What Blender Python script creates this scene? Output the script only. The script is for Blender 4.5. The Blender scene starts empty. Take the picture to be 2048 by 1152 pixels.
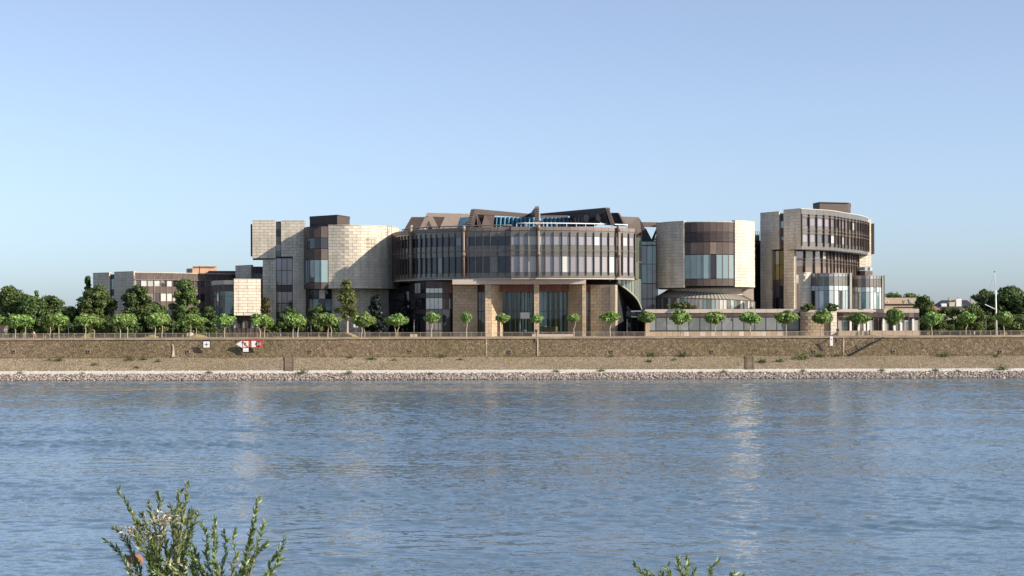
import bpy, bmesh, math, random
import numpy as np
from mathutils import Vector, Matrix
R = math.radians
rnd = random.Random(7)
SC = bpy.context.scene
COL = SC.collection

# ------------------------------------------------------------------ camera, sky, sun, exposure
F, HOR, CX, CAMZ, ROLL = 3300.0, 635.0, 1024.0, 12.1, -0.003     # focal length in photo pixels, horizon row
cam_d = bpy.data.cameras.new('camera'); cam = bpy.data.objects.new('camera', cam_d); COL.objects.link(cam)
cam_d.sensor_width = 36; cam_d.lens = 36 * F / 2048; cam_d.shift_y = (HOR - 576) / 2048
cam_d.clip_start = 0.5; cam_d.clip_end = 9000
cam.location = (0, 0, CAMZ)
cam.matrix_world = Matrix.Translation((0, 0, CAMZ)) @ Matrix.Rotation(R(90), 4, 'X') @ Matrix.Rotation(ROLL, 4, 'Z')
SC.camera = cam
SUN_AZ, SUN_EL = R(68), R(27.5)            # azimuth measured from behind the camera towards the right
to_sun = Vector((math.sin(SUN_AZ) * math.cos(SUN_EL), -math.cos(SUN_AZ) * math.cos(SUN_EL), math.sin(SUN_EL)))
w = bpy.data.worlds.new('World'); SC.world = w; w.use_nodes = True
wn = w.node_tree; wn.nodes.clear()
sky = wn.nodes.new('ShaderNodeTexSky'); sky.sky_type = 'NISHITA'; sky.sun_disc = False
sky.sun_elevation = SUN_EL; sky.sun_rotation = math.atan2(to_sun.x, to_sun.y)
sky.air_density = 0.75; sky.dust_density = 0.82; sky.ozone_density = 6.0; sky.altitude = 0
bg = wn.nodes.new('ShaderNodeBackground'); bg.inputs[1].default_value = 0.112
wo = wn.nodes.new('ShaderNodeOutputWorld')
hs = wn.nodes.new('ShaderNodeHueSaturation'); hs.inputs['Saturation'].default_value = 0.7; hs.inputs['Hue'].default_value = 0.499
wn.links.new(sky.outputs[0], hs.inputs['Color']); wn.links.new(hs.outputs[0], bg.inputs[0]); wn.links.new(bg.outputs[0], wo.inputs[0])
sun_d = bpy.data.lights.new('sun', 'SUN'); sun_d.energy = 4.5; sun_d.angle = R(0.53); sun_d.color = (1.0, 0.9, 0.76)
sun = bpy.data.objects.new('sun', sun_d); COL.objects.link(sun)
sun.rotation_euler = to_sun.to_track_quat('Z', 'Y').to_euler(); sun.location = (120, -60, 120)
vs = SC.view_settings; vs.view_transform = 'Standard'; vs.look = 'None'; vs.exposure = 0.72; vs.gamma = 1
SC.render.engine = 'CYCLES'
SC.cycles.use_denoising = True
SC.cycles.max_bounces = 6; SC.cycles.transparent_max_bounces = 10

# ------------------------------------------------------------------ photo pixels to places on known depths
def X(px, Y): return (px - CX) * Y / F
def Z(py, Y, px=CX): return CAMZ + ((HOR - py) + ROLL * (px - CX)) * Y / F
def P(px, Y): return (X(px, Y), Y)
def P3(px, py, Y): return Vector((X(px, Y), Y, Z(py, Y, px)))

# ------------------------------------------------------------------ materials
MATS = {}
def nodes_of(name):
    m = bpy.data.materials.new(name); m.use_nodes = True
    nt = m.node_tree; b = nt.nodes['Principled BSDF']
    return m, nt, b
def N(nt, t, **kw):
    n = nt.nodes.new(t)
    for k, v in kw.items():
        if k.startswith('i_'):
            n.inputs[int(k[2:]) if k[2:].isdigit() else k[2:].replace('_', ' ')].default_value = v
        else: setattr(n, k, v)
    return n
def ramp(nt, fac, stops):
    r = N(nt, 'ShaderNodeValToRGB'); el = r.color_ramp.elements
    while len(el) < len(stops): el.new(0.5)
    for e, (p, c) in zip(el, stops): e.position = p; e.color = (*c, 1)
    nt.links.new(fac, r.inputs[0]); return r.outputs[0]
def mul(c, f): return tuple(min(1, x * f) for x in c)
def surf(name, c, rough=0.7, var=0.12, nscale=0.6, nvar=0.18, bump=0.0, bscale=8, metallic=0, spec=0.5, coords='Object', stretch=(1, 1, 1), seam=None, ior=None):
    """base colour varied from piece to piece and by a soft noise, optional fine bump"""
    m, nt, b = nodes_of(name); L = nt.links.new
    oi = N(nt, 'ShaderNodeObjectInfo'); tc = N(nt, 'ShaderNodeTexCoord'); geo = N(nt, 'ShaderNodeNewGeometry')
    mp = N(nt, 'ShaderNodeMapping'); mp.inputs['Scale'].default_value = stretch
    L(geo.outputs['Position'], mp.inputs[0])
    nz = N(nt, 'ShaderNodeTexNoise', i_Scale=nscale, i_Detail=6.0, i_Roughness=0.65); L(mp.outputs[0], nz.inputs['Vector'])
    a = N(nt, 'ShaderNodeMapRange'); L(oi.outputs['Random'], a.inputs[0]); a.inputs[3].default_value = 1 - var; a.inputs[4].default_value = 1 + var
    d = N(nt, 'ShaderNodeMapRange'); L(nz.outputs['Fac'], d.inputs[0]); d.inputs[1].default_value = 0.3; d.inputs[2].default_value = 0.7
    d.inputs[3].default_value = 1 - nvar; d.inputs[4].default_value = 1 + nvar
    k = N(nt, 'ShaderNodeMath', operation='MULTIPLY'); L(a.outputs[0], k.inputs[0]); L(d.outputs[0], k.inputs[1])
    mx = N(nt, 'ShaderNodeVectorMath', operation='SCALE'); mx.inputs[0].default_value = c; L(k.outputs[0], mx.inputs['Scale'])
    L(mx.outputs[0], b.inputs['Base Color'])
    b.inputs['Roughness'].default_value = rough; b.inputs['Metallic'].default_value = metallic; b.inputs['Specular IOR Level'].default_value = spec
    if ior: b.inputs['IOR'].default_value = ior
    if bump:
        n2 = N(nt, 'ShaderNodeTexNoise', i_Scale=bscale, i_Detail=4.0); L(geo.outputs['Position'], n2.inputs['Vector'])
        bp = N(nt, 'ShaderNodeBump', i_Strength=bump, i_Distance=0.05); L(n2.outputs['Fac'], bp.inputs['Height']); L(bp.outputs[0], b.inputs['Normal'])
    MATS[name] = m; return m
def glass(name, tint, base, rough=0.03, ior=1.9, var=0.35, wob=0.012):
    """dark sun-control glazing, each pane slightly out of plane with its neighbours"""
    m, nt, b = nodes_of(name); L = nt.links.new
    oi = N(nt, 'ShaderNodeObjectInfo'); geo = N(nt, 'ShaderNodeNewGeometry')
    a = N(nt, 'ShaderNodeMapRange'); L(oi.outputs['Random'], a.inputs[0]); a.inputs[3].default_value = 1 - var; a.inputs[4].default_value = 1 + var
    mx = N(nt, 'ShaderNodeVectorMath', operation='SCALE'); mx.inputs[0].default_value = base; L(a.outputs[0], mx.inputs['Scale'])
    L(mx.outputs[0], b.inputs['Base Color'])
    b.inputs['Roughness'].default_value = rough; b.inputs['IOR'].default_value = ior
    b.inputs['Specular Tint'].default_value = (*tint, 1)
    nz = N(nt, 'ShaderNodeTexNoise', i_Scale=0.5, i_Detail=2.0); L(geo.outputs['Position'], nz.inputs['Vector'])
    s = N(nt, 'ShaderNodeVectorMath', operation='SUBTRACT'); L(nz.outputs['Color'], s.inputs[0]); s.inputs[1].default_value = (0.5, 0.5, 0.5)
    s2 = N(nt, 'ShaderNodeVectorMath', operation='SCALE'); L(s.outputs[0], s2.inputs[0]); s2.inputs['Scale'].default_value = wob * 4
    ad = N(nt, 'ShaderNodeVectorMath', operation='ADD'); L(geo.outputs['Normal'], ad.inputs[0]); L(s2.outputs[0], ad.inputs[1])
    no = N(nt, 'ShaderNodeVectorMath', operation='NORMALIZE'); L(ad.outputs[0], no.inputs[0]); L(no.outputs[0], b.inputs['Normal'])
    MATS[name] = m; return m
def clear_glass(name, tint=(0.82, 0.9, 0.9), refl=0.16):
    m, nt, b = nodes_of(name); L = nt.links.new
    nt.nodes.remove(b); out = nt.nodes['Material Output']
    t = N(nt, 'ShaderNodeBsdfTransparent'); t.inputs[0].default_value = (*tint, 1)
    g = N(nt, 'ShaderNodeBsdfGlossy'); g.inputs[1].default_value = 0.02; g.inputs[0].default_value = (0.9, 0.95, 1, 1)
    fr = N(nt, 'ShaderNodeFresnel'); fr.inputs[0].default_value = 1.55
    ms = N(nt, 'ShaderNodeMixShader'); L(fr.outputs[0], ms.inputs[0]); L(t.outputs[0], ms.inputs[1]); L(g.outputs[0], ms.inputs[2]); L(ms.outputs[0], out.inputs[0])
    MATS[name] = m; return m
STONE = surf('travertine', (0.6, 0.525, 0.42), 0.85, var=0.08, nscale=0.5, nvar=0.2, bump=0.25, bscale=6, stretch=(1.6, 1.6, 0.3))
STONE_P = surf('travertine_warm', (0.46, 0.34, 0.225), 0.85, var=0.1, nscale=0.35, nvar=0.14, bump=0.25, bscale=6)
MORTAR = surf('mortar', (0.3, 0.25, 0.185), 0.95, var=0, nvar=0.1)
COPING = surf('coping_stone', (0.55, 0.49, 0.39), 0.85, var=0.05, nvar=0.12)
SLAB = surf('soffit_concrete', (0.52, 0.43, 0.36), 0.8, var=0.03, nvar=0.08)
BRONZE = surf('bronze_sheet', (0.1, 0.072, 0.062), 0.6, var=0.16, nvar=0.12, spec=0.3)
BRONZE_L = surf('bronze_sheet_pale', (0.2, 0.145, 0.115), 0.5, var=0.1, nvar=0.12)
ROOFTAN = surf('roof_sheet_tan', (0.2, 0.152, 0.122), 0.6, var=0.05, nvar=0.12)
BRONZE_D = surf('bronze_dark', (0.035, 0.026, 0.026), 0.5, var=0.15, nvar=0.1)
OLIVE = surf('olive_grey_panel', (0.125, 0.113, 0.095), 0.22, var=0.1, nvar=0.1, spec=0.5, ior=1.7)
RED = surf('red_brown_panel', (0.24, 0.085, 0.045), 0.5, var=0.12, nvar=0.1)
DARK = surf('interior_dark', (0.02, 0.02, 0.022), 0.9, var=0.0, nvar=0.1)
WHITE = surf('white_paint', (0.78, 0.77, 0.74), 0.5, var=0.02, nvar=0.05)
CURT = surf('curtain', (0.72, 0.75, 0.76), 0.9, var=0.2, nvar=0.08)
OCHRE = surf('ochre_wood', (0.5, 0.3, 0.07), 0.6)
STEEL = surf('grey_steel', (0.27, 0.25, 0.22), 0.5, var=0.1, metallic=0.3)
STEEL_D = surf('dark_steel', (0.03, 0.028, 0.028), 0.5, var=0.1)
ROOFT = surf('maroon_roof', (0.15, 0.07, 0.055), 0.7)
SLATE = surf('slate_roof', (0.03, 0.033, 0.045), 0.6)
ORANGE = surf('orange_cladding', (0.55, 0.34, 0.22), 0.8, var=0.05)
TAN = surf('tan_plaster', (0.5, 0.38, 0.27), 0.85, var=0.05, nvar=0.12)
SIGNRED = surf('sign_red', (0.6, 0.06, 0.035), 0.5); SIGNBLK = surf('sign_black', (0.012, 0.012, 0.012), 0.5)
BLUEG = surf('skylight_blue', (0.16, 0.34, 0.44), 0.25, var=0.25, spec=0.8)
GREENM = surf('green_frame', (0.34, 0.35, 0.27), 0.5)
G_DARK = glass('window_glass_dark', (0.8, 0.85, 1.0), (0.022, 0.021, 0.026), ior=1.62)
G_MID = glass('window_glass_grey', (0.95, 0.95, 1.0), (0.075, 0.066, 0.07), ior=2.0)
G_BLIND = glass('window_glass_blind', (1, 1, 1), (0.42, 0.41, 0.38), ior=1.7, var=0.35, rough=0.06)
G_GREY = glass('glazing_grey', (1, 1, 1), (0.23, 0.245, 0.245), ior=1.9, var=0.25)
G_BLIND2 = glass('bay_glass_blind', (1, 1, 1), (0.5, 0.55, 0.57), ior=1.8, var=0.2, rough=0.06)
G_BLUE = glass('glazing_blue', (0.9, 1, 1), (0.17, 0.24, 0.25), ior=2.0, var=0.3)
G_LAV = glass('glazing_lavender', (0.97, 0.95, 1), (0.23, 0.205, 0.215), ior=1.9, var=0.2)
G_GREEN = glass('glazing_green', (0.9, 1, 0.9), (0.13, 0.135, 0.105), ior=1.7, var=0.5)
G_BR = glass('glazing_bright', (1, 1, 1), (0.28, 0.3, 0.3), ior=3.0, var=0.1, wob=0.004)  # pale base puts a bright sky reflection into the panes
G_CLR = clear_glass('clear_glass')
BARK = surf('bark', (0.2, 0.16, 0.115), 0.9, var=0.2, nscale=3, bump=0.4)
BARK_P = surf('bark_pale', (0.4, 0.33, 0.24), 0.9, var=0.15, nscale=3)

def leafmat(name, ca, cb, cc=None, trans=0.35):
    m, nt, b = nodes_of(name); L = nt.links.new
    geo = N(nt, 'ShaderNodeNewGeometry'); out = nt.nodes['Material Output']
    stops = [(0, ca), (1, cb)] if cc is None else [(0, ca), (0.8, cb), (1, cc)]
    c = ramp(nt, geo.outputs['Random Per Island'], stops)
    oi = N(nt, 'ShaderNodeObjectInfo'); hv = N(nt, 'ShaderNodeHueSaturation'); L(c, hv.inputs['Color'])
    for sock, lo_, hi_ in (('Hue', .488, .51), ('Value', .78, 1.16)):
        mr = N(nt, 'ShaderNodeMapRange'); L(oi.outputs['Random'], mr.inputs[0]); mr.inputs[3].default_value = lo_; mr.inputs[4].default_value = hi_; L(mr.outputs[0], hv.inputs[sock])
    c = hv.outputs[0]
    L(c, b.inputs['Base Color']); b.inputs['Roughness'].default_value = 0.5; b.inputs['Specular IOR Level'].default_value = 0.35
    t = N(nt, 'ShaderNodeBsdfTranslucent'); L(c, t.inputs[0])
    ms = N(nt, 'ShaderNodeMixShader'); ms.inputs[0].default_value = trans
    L(b.outputs[0], ms.inputs[1]); L(t.outputs[0], ms.inputs[2]); L(ms.outputs[0], out.inputs[0])
    MATS[name] = m; return m
LF_PLANE = leafmat('leaf_plane', (0.11, 0.2, 0.04), (0.28, 0.42, 0.11), (0.48, 0.58, 0.24))
LF_DARK = leafmat('leaf_dark', (0.04, 0.075, 0.026), (0.125, 0.195, 0.055), (0.23, 0.26, 0.085), 0.36)
LF_MID = leafmat('leaf_mid', (0.055, 0.095, 0.027), (0.15, 0.215, 0.06), (0.27, 0.27, 0.085), 0.36)
LF_YEL = leafmat('leaf_yellowish', (0.06, 0.075, 0.025), (0.17, 0.16, 0.05), (0.26, 0.2, 0.07), 0.3)
LF_LOOSE = leafmat('leaf_loose_green', (0.07, 0.1, 0.03), (0.2, 0.22, 0.07), (0.32, 0.28, 0.1), 0.35)
LF_CON = leafmat('leaf_conifer', (0.008, 0.013, 0.012), (0.022, 0.032, 0.026), None, 0.1)
LF_WIL = leafmat('leaf_willow', (0.09, 0.14, 0.035), (0.28, 0.36, 0.11), (0.68, 0.72, 0.52), 0.35)
LF_DRY = leafmat('leaf_dry', (0.35, 0.28, 0.17), (0.62, 0.56, 0.42), None, 0.2)
LF_GRASS = leafmat('leaf_weed', (0.05, 0.085, 0.02), (0.13, 0.17, 0.045), (0.3, 0.24, 0.09), 0.3)

# ------------------------------------------------------------------ object helpers
ORG = {}            # world origin of every parent (parents are never rotated or scaled)
def link(name, data, parent=None):
    o = bpy.data.objects.new(name, data); COL.objects.link(o)
    if parent is not None: o.parent = parent
    return o
def tag(o, label, cat, group=None):
    o['label'] = label; o['category'] = cat
    if group: o['group'] = group
    return o
def thing(name, label, cat, loc, group=None):
    o = link(name, None); o.empty_display_size = 0.5; o.location = loc; ORG[o.name] = Vector(loc)
    return tag(o, label, cat, group)
def org(p): return ORG[p.name] if p is not None else Vector((0, 0, 0))
def mesh_obj(name, verts, faces, mat, parent=None, smooth=False, origin=None):
    o0 = org(parent); base = Vector(origin) if origin is not None else o0
    me = bpy.data.meshes.new(name)
    me.from_pydata([tuple(Vector(v) - base) for v in verts], [], faces); me.update()
    me.materials.append(mat)
    if smooth: me.polygons.foreach_set('use_smooth', [True] * len(me.polygons))
    o = link(name, me, parent); o.location = base - o0
    ORG[o.name] = base.copy()
    return o
CUBES = {}
def cube_mesh(mat, kind='box'):
    k = (mat.name, kind)
    if k not in CUBES:
        me = bpy.data.meshes.new(kind)
        c = 0.985 if kind == 'block' else 1.0          # a block's outer face is slightly smaller than its back
        v = [(-.5, .5, -.5), (.5, .5, -.5), (.5, .5, .5), (-.5, .5, .5), (-.5 * c, -.5, -.5 * c), (.5 * c, -.5, -.5 * c), (.5 * c, -.5, .5 * c), (-.5 * c, -.5, .5 * c)]
        f = [(0, 3, 2, 1), (4, 5, 6, 7), (0, 1, 5, 4), (1, 2, 6, 5), (2, 3, 7, 6), (3, 0, 4, 7)]
        me.from_pydata(v, [], [tuple(reversed(q)) for q in f]) if False else me.from_pydata(v, [], f)
        bm = bmesh.new(); bm.from_mesh(me); bmesh.ops.recalc_face_normals(bm, faces=bm.faces); bm.to_mesh(me); bm.free()
        me.materials.append(mat); CUBES[k] = me
    return CUBES[k]
def box(name, mat, c, size, rz=0, parent=None, rx=0, ry=0, kind='box'):
    o = link(name, cube_mesh(mat, kind), parent)
    o.location = Vector(c) - org(parent); o.scale = size; o.rotation_euler = (rx, ry, rz); return o
def bar(name, mat, a, b, r, parent=None):
    a, b = Vector(a), Vector(b); d = b - a
    o = link(name, cube_mesh(mat), parent); o.location = (a + b) / 2 - org(parent)
    o.rotation_euler = d.to_track_quat('Z', 'Y').to_euler(); o.scale = (r, r, d.length); return o
def panel(name, mat, a, b, z0, z1, t=0.12, off=0.0, parent=None, kind='box', gap=0.0):
    """upright slab along the plan line a-b; its outer face stands `off` outside that line"""
    dx, dy = b[0] - a[0], b[1] - a[1]; L = math.hypot(dx, dy)
    nx, ny = dy / L, -dx / L; k = off - t / 2
    return box(name, mat, ((a[0] + b[0]) / 2 + nx * k, (a[1] + b[1]) / 2 + ny * k, (z0 + z1) / 2), (L - gap, t, z1 - z0 - gap), math.atan2(dy, dx), parent, kind=kind)
class Path:
    def __init__(s, pts):
        s.p = [Vector(q[:2]) for q in pts]; s.c = [0]
        for a, b in zip(s.p, s.p[1:]): s.c.append(s.c[-1] + (b - a).length)
        s.len = s.c[-1]
    def at(s, d):
        d = max(0, min(s.len, d))
        for i in range(len(s.p) - 1):
            if d <= s.c[i + 1] + 1e-9:
                return s.p[i].lerp(s.p[i + 1], (d - s.c[i]) / (s.c[i + 1] - s.c[i]))
        return s.p[-1]
    def cuts(s, n): return [s.at(s.len * i / n) for i in range(n + 1)]
    def off(s, k):
        out = []
        for i, q in enumerate(s.p):
            a = s.p[max(0, i - 1)]; b = s.p[min(len(s.p) - 1, i + 1)]; t = (b - a).normalized()
            out.append((q.x + t.y * k, q.y - t.x * k))
        return Path(out)
def arc(cx, cy, r, a0, a1, n):
    return Path([(cx + r * math.sin(R(a0 + (a1 - a0) * i / n)), cy - r * math.cos(R(a0 + (a1 - a0) * i / n))) for i in range(n + 1)])
def smooth_path(pts, n=16):
    """Catmull-Rom through plan points"""
    q = [Vector(p) for p in pts]; q = [q[0] * 2 - q[1]] + q + [q[-1] * 2 - q[-2]]; out = []
    for i in range(1, len(q) - 2):
        for j in range(n):
            t = j / n; a, b, c, d = q[i - 1], q[i], q[i + 1], q[i + 2]
            out.append(0.5 * ((2 * b) + (c - a) * t + (2 * a - 5 * b + 4 * c - d) * t * t + (3 * b - a - 3 * c + d) * t ** 3))
    return Path(out + [q[-2]])
def wall_mesh(name, path, z0, z1, t, mat, parent, off=0.0):
    """a wall that follows a plan path, outer face `off` outside the path, t thick"""
    o = path.off(off).p; i = path.off(off - t).p; n = len(o); v = []; f = []
    for a, b in zip(o, i): v += [(a.x, a.y, z0), (a.x, a.y, z1), (b.x, b.y, z1), (b.x, b.y, z0)]
    for k in range(n - 1):
        a = 4 * k; b = a + 4
        f += [(a, b, b + 1, a + 1), (a + 1, b + 1, b + 2, a + 2), (a + 2, b + 2, b + 3, a + 3), (a + 3, b + 3, b, a)]
    f += [(0, 1, 2, 3), (4 * n - 1, 4 * n - 2, 4 * n - 3, 4 * n - 4)]
    return mesh_obj(name, v, f, mat, parent)
def prism(name, pts, z0, z1, mat, parent=None):
    """upright solid over a plan polygon"""
    n = len(pts); v = [(p[0], p[1], z0) for p in pts] + [(p[0], p[1], z1) for p in pts]
    f = [tuple(range(n - 1, -1, -1)), tuple(range(n, 2 * n))] + [(i, (i + 1) % n, n + (i + 1) % n, n + i) for i in range(n)]
    o = mesh_obj(name, v, f, mat, parent)
    bm = bmesh.new(); bm.from_mesh(o.data); bmesh.ops.recalc_face_normals(bm, faces=bm.faces); bm.to_mesh(o.data); bm.free()
    return o
def plate(name, pts, mat, parent, back=(0, 0.9, 0)):
    """thick sheet: the outline given as (px, py, depth) in the photo, extruded by the vector `back`"""
    a = [P3(*p) for p in pts]; b = [p + Vector(back) for p in a]; n = len(a)
    f = [tuple(range(n)), tuple(range(2 * n - 1, n - 1, -1))] + [(i, n + i, n + (i + 1) % n, (i + 1) % n) for i in range(n)]
    o = mesh_obj(name, a + b, f, mat, parent)
    bm = bmesh.new(); bm.from_mesh(o.data); bmesh.ops.recalc_face_normals(bm, faces=bm.faces); bm.to_mesh(o.data); bm.free()
    return o
def tube(name, pts, r, mat, parent=None, n=6, r1=None, cap=True, smooth=True):
    pts = [Vector(p) for p in pts]; v = []; f = []; m = len(pts)
    for i, p in enumerate(pts):
        t = (pts[min(m - 1, i + 1)] - pts[max(0, i - 1)]).normalized()
        u = t.cross(Vector((0.31, 0.23, 0.92)) if abs(t.z) < 0.9 else Vector((1, 0, 0))).normalized(); w_ = t.cross(u)
        rr = r if r1 is None else r + (r1 - r) * i / (m - 1)
        for k in range(n):
            a = 2 * math.pi * k / n; v.append(p + (u * math.cos(a) + w_ * math.sin(a)) * rr)
    for i in range(m - 1):
        for k in range(n):
            f.append((i * n + k, i * n + (k + 1) % n, (i + 1) * n + (k + 1) % n, (i + 1) * n + k))
    if cap: f += [tuple(range(n - 1, -1, -1)), tuple(range((m - 1) * n, m * n))]
    return mesh_obj(name, v, f, mat, parent, smooth)
def stone(parent, path, z0, z1, mat=None, ch=0.68, bl=1.8, t=0.45, name='stone_wall', cope=True):
    """ashlar facing: a mortar backing with every block set proud of it as a piece of its own"""
    mat = mat or STONE
    wl = wall_mesh(name, path, z0, z1, t, MORTAR, parent, off=-0.2)
    n = max(1, round((z1 - z0) / ch)); h = (z1 - z0) / n; nb = max(1, round(path.len / bl)); l = path.len / nb
    for j in range(n):
        cuts = [0] + [l * (k + (0.5 if j % 2 else 0)) for k in range(0 if j % 2 else 1, nb)] + [path.len]
        cuts = sorted(set(max(0, min(path.len, c)) for c in cuts))
        for s0, s1 in zip(cuts, cuts[1:]):
            if s1 - s0 < 0.15: continue
            panel('stone_block', mat, path.at(s0), path.at(s1), z0 + j * h, z0 + (j + 1) * h, t=0.26, off=rnd.uniform(-0.012, 0.012), parent=wl, kind='block', gap=0.034)
    if cope: wall_mesh('coping', path, z1, z1 + 0.14, t + 0.25, COPING, parent, off=0.06)
    return wl
def pick(opts):
    x = rnd.random() * sum(o[1] for o in opts)
    for m, p in opts:
        x -= p
        if x <= 0: return m
    return opts[-1][0]
def facade(parent, cuts, rows, fin=None, fin_z=None, fin_d=0.3, fin_w=0.12, skip=()):
    """curtain wall: one panel or pane for each bay and row, fins between the bays.  rows = (z0, z1, piece name, [(material, weight)], face offset)"""
    for i, (a, b) in enumerate(zip(cuts, cuts[1:])):
        for z0, z1, nm, opts, off in rows:
            panel(nm, pick(opts), a, b, z0, z1, t=0.1, off=off, parent=parent, gap=0.05)
    if fin:
        for i, a in enumerate(cuts):
            if i in skip: continue
            p = cuts[max(0, i - 1)]; q = cuts[min(len(cuts) - 1, i + 1)]; t = (Vector(q) - Vector(p)).normalized(); nn = Vector((t.y, -t.x))
            c = Vector(a) + nn * (fin_d / 2 - 0.05)
            box('mullion', fin, (c.x, c.y, (fin_z[0] + fin_z[1]) / 2), (fin_w, fin_d, fin_z[1] - fin_z[0]), math.atan2(t.y, t.x), parent)
def core(parent, pts, z0, z1, mat=None, name='core'): return prism(name, pts, z0, z1, mat or DARK, parent)
def xy(path): return [(p.x, p.y) for p in path.p]
GZ = 8.0        # promenade level

# ------------------------------------------------------------------ ground, river, embankment
def sheet(name, prof, x0, x1, mat, nx=1, kind='structure'):
    v = []; f = []; n = len(prof)
    for i in range(nx + 1):
        x = x0 + (x1 - x0) * i / nx
        v += [(x, y, z) for y, z in prof]
    for i in range(nx):
        for k in range(n - 1): f.append((i * n + k, (i + 1) * n + k, (i + 1) * n + k + 1, i * n + k + 1))
    o = mesh_obj(name, v, f, mat); o['kind'] = kind; return o
def ground_mat(name, stops, scale, bump=0.3, bscale=5, vor=None, stretch=(1, 1, 1), big=None):
    m, nt, b = nodes_of(name); L = nt.links.new; geo = N(nt, 'ShaderNodeNewGeometry')
    mp = N(nt, 'ShaderNodeMapping'); mp.inputs['Scale'].default_value = stretch; L(geo.outputs['Position'], mp.inputs[0])
    nz = N(nt, 'ShaderNodeTexNoise', i_Scale=scale, i_Detail=8.0, i_Roughness=0.72); L(mp.outputs[0], nz.inputs['Vector'])
    c = ramp(nt, nz.outputs['Fac'], stops)
    hgt = None
    if vor:
        vo = N(nt, 'ShaderNodeTexVoronoi', i_Scale=vor, feature='F1'); L(mp.outputs[0], vo.inputs['Vector'])
        ve = N(nt, 'ShaderNodeTexVoronoi', i_Scale=vor, feature='DISTANCE_TO_EDGE'); L(mp.outputs[0], ve.inputs['Vector'])
        hs = N(nt, 'ShaderNodeSeparateColor'); L(vo.outputs['Color'], hs.inputs[0])
        mr = N(nt, 'ShaderNodeMapRange'); L(hs.outputs[0], mr.inputs[0]); mr.inputs[3].default_value = 0.62; mr.inputs[4].default_value = 1.42
        s1 = N(nt, 'ShaderNodeVectorMath', operation='SCALE'); L(c, s1.inputs[0]); L(mr.outputs[0], s1.inputs['Scale'])
        er = N(nt, 'ShaderNodeMapRange'); L(ve.outputs['Distance'], er.inputs[0]); er.inputs[2].default_value = 0.09; er.inputs[3].default_value = 0.5; er.inputs[4].default_value = 1
        s2 = N(nt, 'ShaderNodeVectorMath', operation='SCALE'); L(s1.outputs[0], s2.inputs[0]); L(er.outputs[0], s2.inputs['Scale'])
        c = s2.outputs[0]; hgt = er.outputs[0]
    if big:
        nb = N(nt, 'ShaderNodeTexNoise', i_Scale=0.06, i_Detail=3.0); L(geo.outputs['Position'], nb.inputs['Vector'])
        rr = N(nt, 'ShaderNodeMapRange'); L(nb.outputs['Fac'], rr.inputs[0]); rr.inputs[1].default_value = 0.42; rr.inputs[2].default_value = 0.66
        mx = N(nt, 'ShaderNodeMixRGB', blend_type='MIX'); L(rr.outputs[0], mx.inputs[0]); L(c, mx.inputs[1])
        sc2 = N(nt, 'ShaderNodeMixRGB', blend_type='MULTIPLY'); sc2.inputs[0].default_value = 1; L(c, sc2.inputs[1]); sc2.inputs[2].default_value = (*big, 1)
        L(sc2.outputs[0], mx.inputs[2]); c = mx.outputs[0]
    L(c, b.inputs['Base Color']); b.inputs['Roughness'].default_value = 0.95; b.inputs['Specular IOR Level'].default_value = 0.2
    n2 = N(nt, 'ShaderNodeTexNoise', i_Scale=bscale, i_Detail=4.0); L(geo.outputs['Position'], n2.inputs['Vector'])
    bp = N(nt, 'ShaderNodeBump', i_Strength=bump, i_Distance=0.15); L(hgt if hgt else n2.outputs['Fac'], bp.inputs['Height']); L(bp.outputs[0], b.inputs['Normal'])
    MATS[name] = m; return m
M_WALL = ground_mat('rubble_masonry', [(0.28, (0.13, 0.092, 0.058)), (0.5, (0.21, 0.155, 0.1)), (0.72, (0.31, 0.24, 0.16))], 1.6, 0.8, vor=2.6, big=(0.78, 0.82, 0.68))
M_SLOPE = ground_mat('cobbled_slope', [(0.28, (0.14, 0.105, 0.065)), (0.5, (0.255, 0.2, 0.135)), (0.72, (0.36, 0.295, 0.205))], 0.7, 0.5, vor=3.4, big=(0.85, 0.88, 0.72))
M_GRAVEL = ground_mat('pale_gravel', [(0.3, (0.4, 0.36, 0.31)), (0.6, (0.62, 0.58, 0.51))], 1.2, 0.5, bscale=6)
M_PAVE = ground_mat('promenade_paving', [(0.3, (0.3, 0.24, 0.17)), (0.7, (0.42, 0.34, 0.25))], 0.4, 0.2)
M_GROUND = ground_mat('dry_lawn', [(0.3, (0.1, 0.1, 0.035)), (0.7, (0.3, 0.24, 0.1))], 0.25, 0.3)
M_BANK = ground_mat('bank_grass', [(0.3, (0.04, 0.07, 0.02)), (0.7, (0.14, 0.15, 0.05))], 0.8, 0.4)

m, nt, b = nodes_of('river_water'); L = nt.links.new; geo = N(nt, 'ShaderNodeNewGeometry')
def wv(scale, stretch, detail):
    mp = N(nt, 'ShaderNodeMapping'); mp.inputs['Scale'].default_value = stretch; L(geo.outputs['Position'], mp.inputs[0])
    n = N(nt, 'ShaderNodeTexNoise', i_Scale=scale, i_Detail=detail, i_Roughness=0.6); L(mp.outputs[0], n.inputs['Vector'])
    s = N(nt, 'ShaderNodeVectorMath', operation='SUBTRACT'); L(n.outputs['Color'], s.inputs[0]); s.inputs[1].default_value = (0.5, 0.5, 0.5); return s.outputs[0]
def scl(v, k):
    s = N(nt, 'ShaderNodeVectorMath', operation='SCALE'); L(v, s.inputs[0])
    if isinstance(k, float): s.inputs['Scale'].default_value = k
    else: L(k, s.inputs['Scale'])
    return s.outputs[0]
def add(a, c):
    s = N(nt, 'ShaderNodeVectorMath', operation='ADD'); L(a, s.inputs[0])
    if isinstance(c, tuple): s.inputs[1].default_value = c
    else: L(c, s.inputs[1])
    return s.outputs[0]
fine = scl(wv(2.6, (0.8, 1.4, 1), 3.0), 0.75)
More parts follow.
